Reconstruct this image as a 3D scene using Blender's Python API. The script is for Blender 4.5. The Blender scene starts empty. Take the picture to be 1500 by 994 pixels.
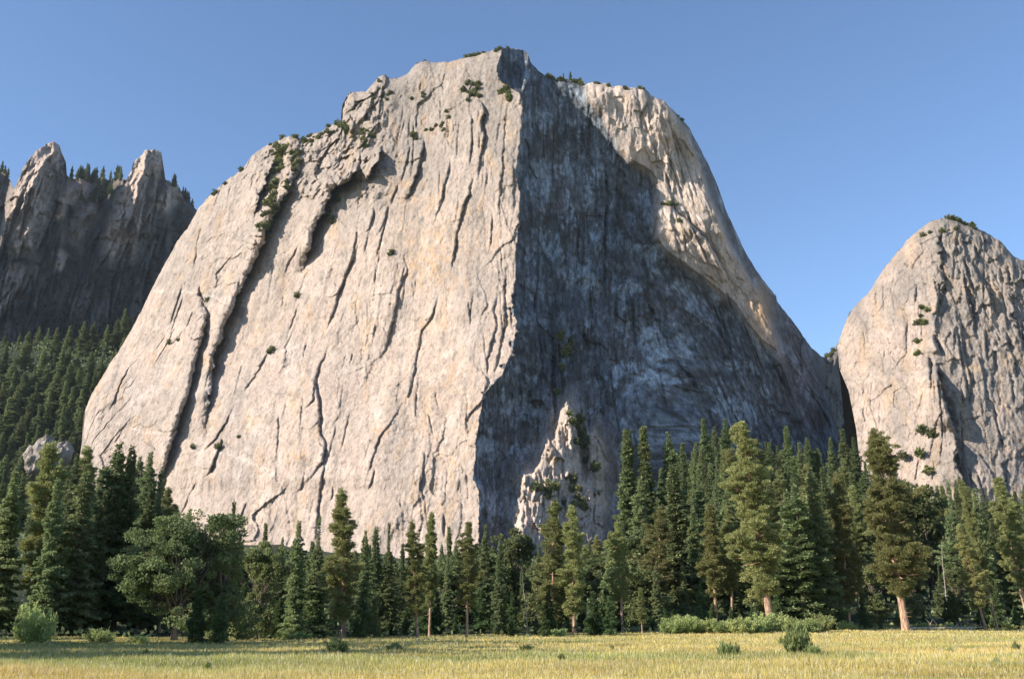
import bpy, math, random
import numpy as np
from mathutils import Vector

random.seed(7)
RS = np.random.RandomState
C = bpy.context.scene.collection
scene = bpy.context.scene

# ------------------------------------------------------------------ camera model
F = 1458.3; HZ = 912.0; CAMZ = 1.75
PITCH = math.atan((HZ - 497.0) / F)
CP, SP = math.cos(PITCH), math.sin(PITCH)
def ray(u, v):
    xc = (np.asarray(u, float) - 750.0) / F; yc = (497.0 - np.asarray(v, float)) / F
    return xc, CP - yc * SP, SP + yc * CP
def at(u, v, Y):
    dx, dy, dz = ray(u, v)
    return Y * dx / dy, CAMZ + Y * dz / dy
def proj(X, Y, Z):
    Z = Z - CAMZ
    d = Y * CP + Z * SP
    return 750 + F * X / d, 497 - F * (-Y * SP + Z * CP) / d

# sun: from the left, a little behind the viewer
SUN_A, SUN_E = math.radians(69), math.radians(27.5)
S = np.array([-math.sin(SUN_A) * math.cos(SUN_E), -math.cos(SUN_A) * math.cos(SUN_E), math.sin(SUN_E)])

# ------------------------------------------------------------------ noise
def _hash(ix, iy, seed):
    h = (ix.astype(np.int64) * 374761393 + iy.astype(np.int64) * 668265263 + seed * 974634777) & 0xFFFFFFFF
    h = ((h ^ (h >> 13)) * 1274126177) & 0xFFFFFFFF
    return ((h ^ (h >> 16)) & 0xFFFFFF) / float(0xFFFFFF)
def vnoise(x, y, seed=0):
    ix, iy = np.floor(x), np.floor(y); fx, fy = x - ix, y - iy
    sx = fx * fx * fx * (fx * (fx * 6 - 15) + 10); sy = fy * fy * fy * (fy * (fy * 6 - 15) + 10)
    def g(ax, ay):
        a = _hash(ix + ax, iy + ay, seed) * 2 * math.pi
        return np.cos(a) * (fx - ax) + np.sin(a) * (fy - ay)
    n = (g(0, 0) * (1 - sx) + g(1, 0) * sx) * (1 - sy) + (g(0, 1) * (1 - sx) + g(1, 1) * sx) * sy
    return n * 1.5
def fbm(x, y, seed=0, octs=5, gain=0.5):
    t = 0; a = 1.0
    for o in range(octs):
        t = t + a * vnoise(x * 2 ** o + 17.3 * o, y * 2 ** o + 5.1 * o, seed + o); a *= gain
    return t
def ridged(x, y, seed=0, octs=4, gain=0.5):
    t = 0; a = 1.0
    for o in range(octs):
        t = t + a * (1 - 2 * np.abs(vnoise(x * 2 ** o + 7.7 * o, y * 2 ** o + 3.3 * o, seed + o))); a *= gain
    return t
def sstep(a, b, x):
    t = np.clip((x - a) / (b - a), 0, 1); return t * t * (3 - 2 * t)
def flakes(x, y, seed):
    """overlapping exfoliation flakes: relief rises to the right and drops off at an edge; returns 0..1"""
    xx = x + 0.9 * vnoise(x * 0.45, y * 0.9, seed) + 0.25 * vnoise(x * 1.7, y * 3.0, seed + 1) + 0.08 * vnoise(x * 5, y * 11, seed + 9)
    c = np.floor(xx); f = xx - c
    yy = y * 1.1 + 0.6 * vnoise(x, y, seed + 2) + _hash(c, c * 0, seed + 3) * 5
    r = np.floor(yy); g = yy - r
    gs = sstep(0.55, 1.0, g)
    amp = _hash(c, r, seed + 4) * (1 - gs) + _hash(c, r + 1, seed + 4) * gs
    amp = np.where(amp > 0.35, amp, (amp - .35) * .9 + .35)
    return amp * f ** 1.5
def facets(x, y, seed, tilt=0.8):
    """broken rock: every cell is a flat facet with its own height and tilt, edges are sharp"""
    x = x + 0.18 * vnoise(x * 1.3, y * 1.3, seed + 60) + 0.04 * vnoise(x * 5, y * 5, seed + 61); y = y + 0.18 * vnoise(x * 1.1, y * 1.4, seed + 62)
    ix, iy = np.floor(x), np.floor(y); best = np.full(x.shape, 9e9); out = np.zeros(x.shape)
    for ax in (-1, 0, 1):
        for ay in (-1, 0, 1):
            cx, cy = ix + ax, iy + ay
            px = cx + _hash(cx, cy, seed); py = cy + _hash(cx, cy, seed + 1)
            d = (x - px) ** 2 + (y - py) ** 2; m = d < best
            h = _hash(cx, cy, seed + 2) - .5 + tilt * ((x - px) * (_hash(cx, cy, seed + 3) - .35) + (y - py) * (_hash(cx, cy, seed + 4) - .5))
            best = np.where(m, d, best); out = np.where(m, h, out)
    return out
def pl_dist(U, V, pts):
    """distance to a polyline, sign (negative = to the left when it runs downwards), parameter along it"""
    best = np.full(U.shape, 1e18); sgn = np.ones(U.shape); par = np.zeros(U.shape)
    n = len(pts) - 1
    for i in range(n):
        ax, ay = pts[i][:2]; bx, by = pts[i + 1][:2]
        dx, dy = bx - ax, by - ay; L2 = dx * dx + dy * dy + 1e-9
        t = np.clip(((U - ax) * dx + (V - ay) * dy) / L2, 0, 1)
        d = (U - ax - t * dx) ** 2 + (V - ay - t * dy) ** 2
        cr = dx * (V - ay) - dy * (U - ax)
        m = d < best
        best = np.where(m, d, best); sgn = np.where(m, np.where(cr > 0, -1.0, 1.0), sgn); par = np.where(m, (i + t) / n, par)
    return np.sqrt(best), sgn, par
def wiggle(pts, amp, seed, step=7.0):
    """subdivide a crack and make it jagged"""
    r = RS(seed); out = []
    for (a, b) in zip(pts[:-1], pts[1:]):
        L = math.hypot(b[0] - a[0], b[1] - a[1]); k = max(1, int(L / step))
        for i in range(k):
            t = i / k
            out.append((a[0] + (b[0] - a[0]) * t + (r.uniform(-amp, amp) if i else 0), a[1] + (b[1] - a[1]) * t))
    out.append(pts[-1][:2]); return out

# ------------------------------------------------------------------ materials
def mat(name):
    m = bpy.data.materials.new(name); m.use_nodes = True
    nt = m.node_tree; b = nt.nodes['Principled BSDF']; b.inputs['Roughness'].default_value = 0.9
    b.inputs['Specular IOR Level'].default_value = 0.2
    return m, nt, b
def nd(nt, t, **k):
    n = nt.nodes.new(t)
    for a, v in k.items():
        if a in n.inputs: n.inputs[a].default_value = v
        else: setattr(n, a, v)
    return n
def mixc(nt, fac, a, b, mode='MIX'):
    n = nt.nodes.new('ShaderNodeMix'); n.data_type = 'RGBA'; n.blend_type = mode
    for k, val in ((0, fac), (6, a), (7, b)):
        if hasattr(val, 'links') or hasattr(val, 'is_linked'): nt.links.new(val, n.inputs[k])
        else: n.inputs[k].default_value = val
    return n.outputs[2]
def ramp(nt, src, p0, p1, c0=(0, 0, 0, 1), c1=(1, 1, 1, 1)):
    r = nt.nodes.new('ShaderNodeValToRGB'); e = r.color_ramp.elements
    e[0].position = p0; e[1].position = p1; e[0].color = c0; e[1].color = c1
    nt.links.new(src, r.inputs[0]); return r.outputs[0]

def rock_material(name, bump=1.0, grain=1.0):
    m, nt, b = mat(name)
    att = nd(nt, 'ShaderNodeAttribute', attribute_name='albedo')
    tc = nd(nt, 'ShaderNodeTexCoord')
    mp = nd(nt, 'ShaderNodeMapping'); mp.inputs['Scale'].default_value = (1, 1, 0.5)
    nt.links.new(tc.outputs['Object'], mp.inputs[0])
    n1 = nd(nt, 'ShaderNodeTexNoise', Scale=0.09, Detail=9.0, Roughness=0.68); nt.links.new(mp.outputs[0], n1.inputs['Vector'])
    n2 = nd(nt, 'ShaderNodeTexNoise', Scale=0.8, Detail=5.0, Roughness=0.7); nt.links.new(tc.outputs['Object'], n2.inputs['Vector'])
    c = mixc(nt, 0.55 * grain, att.outputs['Color'], ramp(nt, n1.outputs[0], 0.32, 0.66, (0.62, 0.60, 0.58, 1), (1.28, 1.26, 1.22, 1)), 'MULTIPLY')
    c = mixc(nt, 0.6 * grain, c, ramp(nt, n2.outputs[0], 0.3, 0.7, (0.58, 0.56, 0.54, 1), (1.34, 1.34, 1.34, 1)), 'MULTIPLY')
    nt.links.new(c, b.inputs['Base Color'])
    n4 = nd(nt, 'ShaderNodeTexNoise', Scale=0.28, Detail=8.0, Roughness=0.75); nt.links.new(mp.outputs[0], n4.inputs['Vector'])
    c = mixc(nt, 0.8 * grain, c, ramp(nt, n4.outputs[0], 0.36, 0.50, (0.50, 0.47, 0.44, 1), (1.06, 1.06, 1.06, 1)), 'MULTIPLY')
    nt.links.new(c, b.inputs['Base Color'])
    n3 = nd(nt, 'ShaderNodeTexNoise', Scale=0.22, Detail=7.0, Roughness=0.72); nt.links.new(mp.outputs[0], n3.inputs['Vector'])
    bp = nd(nt, 'ShaderNodeBump', Strength=0.75 * bump, Distance=3.2); nt.links.new(n3.outputs[0], bp.inputs['Height'])
    nt.links.new(bp.outputs[0], b.inputs['Normal'])
    return m

def leaf_material(name, c0, c1, trans=0.25):
    m, nt, b = mat(name)
    att = nd(nt, 'ShaderNodeAttribute', attribute_name='tint')
    oi = nd(nt, 'ShaderNodeObjectInfo')
    c = mixc(nt, att.outputs['Fac'], c0 + (1,), c1 + (1,))
    hsv = nd(nt, 'ShaderNodeHueSaturation'); nt.links.new(c, hsv.inputs['Color'])
    mr = nd(nt, 'ShaderNodeMapRange'); mr.inputs['To Min'].default_value = 0.72; mr.inputs['To Max'].default_value = 1.3
    nt.links.new(oi.outputs['Random'], mr.inputs[0]); nt.links.new(mr.outputs[0], hsv.inputs['Value'])
    mul = nd(nt, 'ShaderNodeMath', operation='MULTIPLY'); mul.inputs[1].default_value = 7.31
    fr = nd(nt, 'ShaderNodeMath', operation='FRACT'); nt.links.new(oi.outputs['Random'], mul.inputs[0]); nt.links.new(mul.outputs[0], fr.inputs[0])
    mh = nd(nt, 'ShaderNodeMapRange'); mh.inputs['To Min'].default_value = 0.497; mh.inputs['To Max'].default_value = 0.53
    nt.links.new(fr.outputs[0], mh.inputs[0]); nt.links.new(mh.outputs[0], hsv.inputs['Hue'])
    nt.links.new(hsv.outputs[0], b.inputs['Base Color']); b.inputs['Roughness'].default_value = 0.65
    tr = nd(nt, 'ShaderNodeBsdfTranslucent'); nt.links.new(hsv.outputs[0], tr.inputs[0])
    mx = nd(nt, 'ShaderNodeMixShader'); mx.inputs[0].default_value = trans
    nt.links.new(b.outputs[0], mx.inputs[1]); nt.links.new(tr.outputs[0], mx.inputs[2])
    nt.links.new(mx.outputs[0], nt.nodes['Material Output'].inputs[0])
    return m
def bark_material(name, c0, c1, sc=1.2):
    m, nt, b = mat(name)
    tc = nd(nt, 'ShaderNodeTexCoord'); mp = nd(nt, 'ShaderNodeMapping'); mp.inputs['Scale'].default_value = (3, 3, 0.6)
    nt.links.new(tc.outputs['Object'], mp.inputs[0])
    n = nd(nt, 'ShaderNodeTexNoise', Scale=sc, Detail=6.0, Roughness=0.7); nt.links.new(mp.outputs[0], n.inputs['Vector'])
    nt.links.new(ramp(nt, n.outputs[0], 0.38, 0.62, c0 + (1,), c1 + (1,)), b.inputs['Base Color'])
    bp = nd(nt, 'ShaderNodeBump', Strength=0.8, Distance=0.15); nt.links.new(n.outputs[0], bp.inputs['Height']); nt.links.new(bp.outputs[0], b.inputs['Normal'])
    return m

M = dict(
    rock=rock_material('granite'), rock_far=rock_material('granite_far', 1.2, 1.2),
    fir=leaf_material('fir_needles', (0.110, 0.135, 0.060), (0.32, 0.355, 0.165), 0.35),
    pine=leaf_material('pine_needles', (0.125, 0.135, 0.046), (0.35, 0.34, 0.14), 0.35),
    young=leaf_material('young_needles', (0.05, 0.085, 0.03), (0.15, 0.20, 0.075)),
    oak=leaf_material('oak_leaves', (0.080, 0.095, 0.038), (0.235, 0.26, 0.110), 0.4),
    willow=leaf_material('willow_leaves', (0.19, 0.23, 0.07), (0.46, 0.49, 0.20), 0.45),
    sage=leaf_material('sage_leaves', (0.15, 0.19, 0.06), (0.36, 0.39, 0.16), 0.45),
    scrub=leaf_material('scrub_leaves', (0.07, 0.085, 0.03), (0.20, 0.20, 0.07), 0.2),
    bark_pine=bark_material('orange_bark', (0.16, 0.09, 0.06), (0.56, 0.37, 0.25)),
    bark_fir=bark_material('grey_bark', (0.07, 0.055, 0.045), (0.24, 0.19, 0.15)),
    bark_dead=bark_material('bleached_wood', (0.25, 0.21, 0.17), (0.55, 0.48, 0.40)),
)

# ------------------------------------------------------------------ mesh helpers
def raw_mesh(name, verts, faces, material, attrs=None, smooth=False):
    me = bpy.data.meshes.new(name)
    verts = np.ascontiguousarray(verts, np.float32); faces = np.ascontiguousarray(faces, np.int32)
    nv, (nf, k) = len(verts), faces.shape
    me.vertices.add(nv); me.vertices.foreach_set('co', verts.ravel())
    me.loops.add(nf * k); me.loops.foreach_set('vertex_index', faces.ravel())
    me.polygons.add(nf); me.polygons.foreach_set('loop_start', np.arange(0, nf * k, k, dtype=np.int32))
    me.polygons.foreach_set('loop_total', np.full(nf, k, np.int32))
    if smooth: me.polygons.foreach_set('use_smooth', np.ones(nf, bool))
    for an, (typ, data) in (attrs or {}).items():
        a = me.attributes.new(an, typ, 'POINT')
        a.data.foreach_set('color' if typ == 'FLOAT_COLOR' else 'value', np.ascontiguousarray(data, np.float32).ravel())
    me.materials.append(material); me.update(calc_edges=True)
    return me
def tag(o, label=None, cat=None, group=None, kind=None):
    for k, v in (('label', label), ('category', cat), ('group', group), ('kind', kind)):
        if v: o[k] = v
    return o
def link(name, data, parent=None, **t):
    o = bpy.data.objects.new(name, data); C.objects.link(o)
    if parent: o.parent = parent
    return tag(o, **t)

def cliff(name, u0, u1, step, top_pts, vbot, depth_fn, albedo_fn, material, jag=1.0, seed=0, nrows=460, roll=22.0, back=420.0, lean=None):
    """A rock mass: its face is a surface at real distances (depth_fn), it rounds over at the crest and has a back that falls to the ground."""
    us = np.arange(u0, u1 + step, step); tp = np.array(top_pts, float)
    vt = np.interp(us, tp[:, 0], tp[:, 1])
    vt = vt + jag * (1.7 * fbm(us / 14.0, us * 0 + 3.3, seed + 50, 5, 0.62) + 1.5 * np.maximum(0, vnoise(us / 6.0, us * 0, seed + 55)) * -1)
    T = np.linspace(0, 1, nrows)[:, None] ** 1.0
    kk = np.exp(-0.5 * (np.arange(-30, 31) / 11.0) ** 2); kk /= kk.sum(); vs = np.convolve(np.pad(vt, 30, 'edge'), kk, 'valid')
    vs = vs + (vt - vs).min() * 0; H_ = vbot - vs[None, :]
    U = np.repeat(us[None, :], nrows, 0); V = vs[None, :] + T * H_ + (vt - vs)[None, :] * np.exp(-T * H_ / 34.0)
    if lean is not None: U = U + lean(U, V)
    Y, al = depth_fn(U, V), albedo_fn(U, V)
    dtop = V - vt[None, :]
    # true distance to outline (steep outlines are close even far below)
    dmin, _, _ = pl_dist(U, V, list(zip(us[::4], vt[::4])))
    Y = Y + roll * np.exp(-dmin / 7.0)
    X, Z = at(U, V, Y)
    P = [np.stack([X, Y, Z], -1)]; A = [al]
    x0, y0, z0 = X[0], Y[0], Z[0]
    for dy, fz in ((6, .999), (18, .996), (45, .985), (110, .95), (220, .8), (back * .8, .5), (back, -0.05)):
        P.insert(0, np.stack([x0 * (1 + dy / y0), y0 + dy, np.where(z0 > 0, z0 * fz, z0) - 0.5 - dy * 0.03], -1)[None]); A.insert(0, al[:1])
    P = np.concatenate(P, 0); A = np.concatenate(A, 0)
    nr, nc = P.shape[:2]
    idx = np.arange(nr * nc).reshape(nr, nc)
    faces = np.stack([idx[:-1, :-1], idx[1:, :-1], idx[1:, 1:], idx[:-1, 1:]], -1).reshape(-1, 4)
    col = np.concatenate([np.clip(A, 0.02, 0.8), np.ones(A.shape[:2] + (1,))], -1).reshape(-1, 4)
    me = raw_mesh(name, P.reshape(-1, 3), faces, material, {'albedo': ('FLOAT_COLOR', col)}, smooth=False)
    return link(name, me), (us, V, Y, P)

# ================================================================== MAIN CLIFF
ARETE = [(776, 72, 1172), (775, 79, 1168), (770, 100, 1160), (765, 137, 1148), (766, 157, 1142), (763, 202, 1128), (756, 253, 1108), (762, 285, 1096), (760, 334, 1078),
         (755, 380, 1060), (755, 411, 1048), (749, 442, 1034), (755, 473, 1024), (752, 507, 1012), (737, 545, 996), (708, 579, 980), (702, 607, 968),
         (697, 661, 946), (692, 699, 932), (701, 717, 926), (701, 772, 906), (701, 900, 870)]
ar = np.array(ARETE, float)
# visible light/shade edge near the summit runs left of the skyline corner
EDGE = [(734, 66), (734, 78), (727, 99), (730, 115), (746, 128), (762, 137), (766, 157)]
def uA_of(v):
    return np.interp(v, ar[:, 1], ar[:, 0])
def uA_rag(v):
    k = sstep(150, 175, v)
    rag = 1.0 + 4.5 * sstep(420, 450, v) * sstep(610, 575, v)
    z0 = v * 0
    return np.interp(v, ar[:, 1], ar[:, 0]) + k * (1.6 * rag * vnoise(v / 16, z0, 801) + 1.3 * rag * vnoise(v / 6.5, z0, 802) + 1.0 * (_hash(np.floor(v / 9), z0, 803) - .5) * rag)
def YA_of(v):
    return np.interp(v, ar[:, 1], ar[:, 2])
def shadow_surface(U, V):
    """distance of the surface swept by the arete's shadow, per pixel"""
    a = np.array([(np.interp(v, ar[:, 1], ar[:, 0]), v, np.interp(v, ar[:, 1], ar[:, 2])) for v in np.linspace(72, 900, 160)])
    ax, az = at(a[:, 0], a[:, 1], a[:, 2]); ay = a[:, 2]; az = az - CAMZ
    Lx, Ly, Lz = -S
    out = np.empty(U.shape)
    for j in range(U.shape[1]):
        du = U[0, j] - 750
        s = (du * (ay * CP + az * SP) - ax * F) / (Lx * F - du * (Ly * CP + Lz * SP))
        s = np.maximum(s, 0)
        _, vv = proj(ax + s * Lx, ay + s * Ly, az + s * Lz + CAMZ)
        yy = ay + s * Ly
        o = np.argsort(vv); out[:, j] = np.interp(V[:, j], vv[o], yy[o])
    return out
B_LINE = [(856, 40), (860, 124), (867, 147), (887, 166), (896, 189), (912, 218), (925, 234), (954, 250), (967, 269), (964, 292), (962, 317), (964, 350), (977, 367), (1000, 384),
          (1028, 404), (1055, 425), (1079, 445), (1096, 473), (1120, 500), (1134, 509), (1180, 560), (1230, 640), (1300, 800)]
T_LINE = [(960, 60), (974, 150), (1002, 189), (1022, 240), (1035, 285), (1048, 314), (1064, 356), (1072, 370), (1091, 401), (1108, 428), (1122, 463), (1136, 497), (1140, 520), (1170, 600), (1200, 700), (1220, 800)]
L2_POLY = [(831, 590), (838, 600), (843, 620), (848, 655), (853, 690), (858, 700), (862, 672), (861, 640), (868, 637), (878, 655), (882, 680), (880, 700), (885, 748), (886, 815), (755, 815), (760, 757), (764, 729), (767, 697), (772, 691), (779, 694), (790, 678), (797, 660), (803, 644), (809, 650), (814, 628), (822, 605), (831, 590)]
L2B_POLY = [(862, 636), (870, 640), (880, 661), (881, 699), (884, 747), (872, 735), (868, 700), (862, 665), (862, 636)]
def in_poly(U, V, poly):
    c = np.zeros(U.shape, bool)
    for (x0, y0), (x1, y1) in zip(poly[:-1], poly[1:]):
        if y0 == y1: continue
        m = ((y0 > V) != (y1 > V)) & (U < (x1 - x0) * (V - y0) / (y1 - y0) + x0); c ^= m
    return c
LEFT_EDGE = [(512, 120), (501, 153), (400, 215), (354, 248), (309, 286), (274, 335), (245, 380), (206, 457), (184, 500), (155, 543), (125, 600), (121, 640), (118, 830)]
le = np.array(LEFT_EDGE, float)[::1]
def fan(U, V):
    """across-crack coordinate: 0 at the cliff's left outline, 640 at the arete, cracks follow lines of equal value"""
    ul = np.interp(V, [72, 250, 640, 830], [340, 260, 125, 105]); ua = np.interp(V, [72, 440, 800], [768, 752, 700])
    return (U - ul) / (ua - ul) * 640

# steps: (polyline, height m, falloff px, trench m, trench px, jag)
STEPS = [
    ([(446, 222), (436, 255), (415, 290), (396, 325), (384, 360), (358, 412), (344, 442), (327, 487), (313, 521), (309, 562), (302, 605), (300, 640)], 38, 60, 20, 12, 2.2),
    ([(290, 430), (304, 459), (298, 490), (289, 517), (281, 559), (268, 600), (251, 655), (240, 692), (232, 740)], 26, 70, 14, 8, 1.5),
    ([(530, 235), (515, 262), (486, 278), (476, 305), (460, 335), (450, 372), (442, 400)], 46, 60, 22, 12, 2.2),
    ([(560, 215), (556, 235), (545, 245), (537, 268)], 36, 24, 8, 5, 1.5),
    ([(526, 355), (513, 387), (498, 425), (488, 459), (480, 482)], 8, 60, 6, 2.6, 1.0),
    ([(482, 505), (478, 516), (466, 543), (463, 552), (468, 593), (469, 630), (477, 651), (473, 676), (456, 698), (437, 720)], 9, 70, 7, 3.0, 1.2),
    ([(475, 676), (471, 705), (466, 747), (462, 790)], 6, 40, 6, 2.4, 1.0),
    ([(461, 552), (459, 585), (446, 600)], 5, 18, 4, 2.0, 1.0),
    ([(622, 200), (618, 225), (612, 253), (603, 275), (592, 300)], 14, 35, 7, 3, 1.3),
    ([(602, 212), (597, 232), (591, 255), (588, 268)], 8, 16, 6, 2.2, 1.0),
    ([(660, 232), (656, 255), (650, 275), (645, 300), (634, 330)], 6, 25, 4, 2, 1.2),
    ([(692, 255), (688, 285), (680, 300), (672, 330), (669, 345), (665, 372), (661, 400)], 8, 30, 6, 2.2, 1.2),
    ([(700, 142), (712, 165), (705, 180), (710, 200), (703, 235), (700, 265)], 12, 22, 7, 3, 1.5),
    ([(644, 430), (632, 466), (618, 483), (613, 510), (608, 541), (600, 575), (590, 600)], 6, 40, 5, 2.0, 1.0),
    ([(592, 372), (596, 395), (583, 425), (582, 442), (570, 490), (566, 512), (553, 531)], 8, 35, 5, 2.4, 1.2),
    ([(191, 535), (177, 561), (168, 585), (160, 604)], 6, 30, 5, 2.2, 1.0),
    ([(269, 598), (262, 618), (250, 640)], 5, 20, 5, 2.2, 1.0),
    ([(292, 420), (292, 432), (305, 445)], 6, 20, 5, 2.4, 1.0),
    ([(408, 600), (407, 640), (404, 680)], 3, 25, 4, 1.5, .5),
    ([(590, 590), (572, 620), (556, 640), (540, 690), (536, 705)], 4, 30, 4, 1.6, 1.0),
    ([(395, 510), (380, 540), (366, 560), (355, 575)], 6, 30, 4, 2.2, 1.3),
    ([(326, 640), (318, 665), (308, 690), (300, 700)], 10, 30, 7, 3, 1.0),
    ([(300, 660), (318, 640), (340, 600)], 6, 15, 5, 2.2, 1.5),
    ([(616, 690), (615, 715), (622, 735)], 4, 15, 3, 1.6, 1.0),
    ([(649, 750), (650, 790)], 6, 15, 5, 2.5, 1.0),
    ([(510, 165), (524, 150), (545, 140), (560, 128)], 10, 15, 6, 3, 1.5),
    ([(545, 150), (538, 165), (530, 180)], 10, 15, 6, 3, 1.5),
    ([(405, 225), (396, 250), (380, 290), (372, 320)], 28, 25, 10, 7, 2.5),
    ([(500, 195), (482, 215), (470, 235), (462, 262)], 14, 22, 8, 4, 2.5),
    ([(520, 225), (500, 232), (490, 250)], 12, 18, 8, 4, 2.0),
    ([(570, 300), (560, 330), (552, 345)], 4, 15, 3, 2, 1.0),
    ([(730, 430), (722, 455), (727, 480), (715, 520), (712, 560)], 6, 22, 4, 2.4, 1.5),
    ([(742, 380), (738, 420), (741, 470), (730, 520), (722, 560)], 6, 15, 4, 2.4, 1.5),
    ([(742, 160), (738, 210), (735, 260), (731, 300), (735, 350)], 5, 18, 3, 2, 1.2),
    # shaded wall and lit wing
    ([(884, 225), (886, 270), (885, 330), (884, 400), (882, 450)], 14, 40, 10, 4, 1.5),
    ([(800, 430), (806, 480), (808, 560), (812, 600), (806, 640)], 14, 30, 10, 5, 2.0),
    ([(845, 470), (866, 520), (878, 580), (884, 640)], 18, 40, 14, 8, 2.0),
    ([(930, 420), (960, 470), (985, 520), (1020, 570), (1060, 610)], 14, 30, 12, 6, 2.5),
    ([(1028, 430), (1060, 500), (1090, 540), (1120, 590)], 8, 30, 6, 4, 2.5),
    ([(973, 290), (990, 310), (1010, 326), (1035, 350), (1052, 380), (1075, 425)], 20, 28, 8, 4, 1.5),
    ([(1035, 312), (1050, 325), (1062, 350)], 10, 15, 6, 3, 1.0),
    ([(985, 215), (992, 245), (998, 262)], 6, 15, 4, 2, 1.0),
    ([(940, 170), (955, 210), (968, 250)], 5, 20, 4, 2, 1.5),
    ([(842, 600), (846, 640), (852, 680)], 10, 12, 8, 3, 1.0),
    ([(790, 690), (795, 730), (800, 780)], 8, 15, 6, 3, 1.5),
    ([(815, 640), (812, 690), (818, 740)], 7, 10, 4, 2, 1.0),
]
def apply_steps(U, V, Y, steps, seed):
    for i, (pts, h, W, tr, tw, jg) in enumerate(steps):
        xs_ = [p[0] for p in pts]; ys_ = [p[1] for p in pts]
        vert = abs(ys_[-1] - ys_[0]) > 0.6 * abs(xs_[-1] - xs_[0])
        m = (U > min(xs_) - 5 * W) & (U < max(xs_) + 4 * tw + 12) & (V > min(ys_) - (3 if vert else 4 * W)) & (V < max(ys_) + (3 if vert else 4 * tw + 12))
        if not m.any(): continue
        u, v = U[m], V[m]
        u = u + jg * (0.9 * vnoise(u / 9, v / 9, seed + i) + 0.7 * vnoise(u / 3.6, v / 4.5, seed + i + 1))
        wp = wiggle(pts, jg, seed + i)
        d, sg, t = pl_dist(u, v, wp)
        c = v if vert else u; a, b = (ys_[0], ys_[-1]) if vert else (xs_[0], xs_[-1])
        q = np.clip((c - a) / (b - a + 1e-9), 0, 1)
        taper = sstep(0, 0.22, q) * sstep(1.0, 0.72, q)
        if vert:
            o = np.argsort([p[1] for p in wp]); left = u < np.interp(v, np.array([p[1] for p in wp])[o], np.array([p[0] for p in wp])[o])
        else: left = sg < 0
        uneven = 0.45 + 0.55 * _hash(np.floor(v / 13 + vnoise(u / 20, v / 20, i)), v * 0, seed + i) + 0.25 * vnoise(v / 22, v * 0, seed + i)
        if h >= 20: uneven = 0.85 + 0.3 * (uneven - .45)
        dY = np.where(left, -h * (0.6 * np.exp(-d / W) + 0.4 * np.exp(-d / (0.3 * W))), 0) * taper * uneven
        dY = dY + uneven * tr * 1.15 * np.exp(-(np.where(left, d * 2.2, d) / tw) ** 1.3) * (0.25 + 0.75 * taper) * (q > 0) * (q < 1)
        Y[m] += dY
    return Y
def random_cracks(n, region, seed, direction, length=(18, 70), h=(0.5, 3), tr=(2.0, 5.0), tw=(0.9, 1.6)):
    """fine, nearly straight joints"""
    r = RS(seed); out = []
    while len(out) < n:
        u, v = r.uniform(region[0], region[2]), r.uniform(region[1], region[3]); L = r.uniform(*length)
        dx = direction(u, v) + r.normal(0, .10); pts = [(u, v)]
        for k in range(3):
            u += dx * L / 3 + r.normal(0, 1.2); v += L / 3; pts.append((u, v))
        out.append((pts, r.uniform(*h), r.uniform(6, 26), r.uniform(*tr), r.uniform(*tw), .5))
    return out

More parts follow.
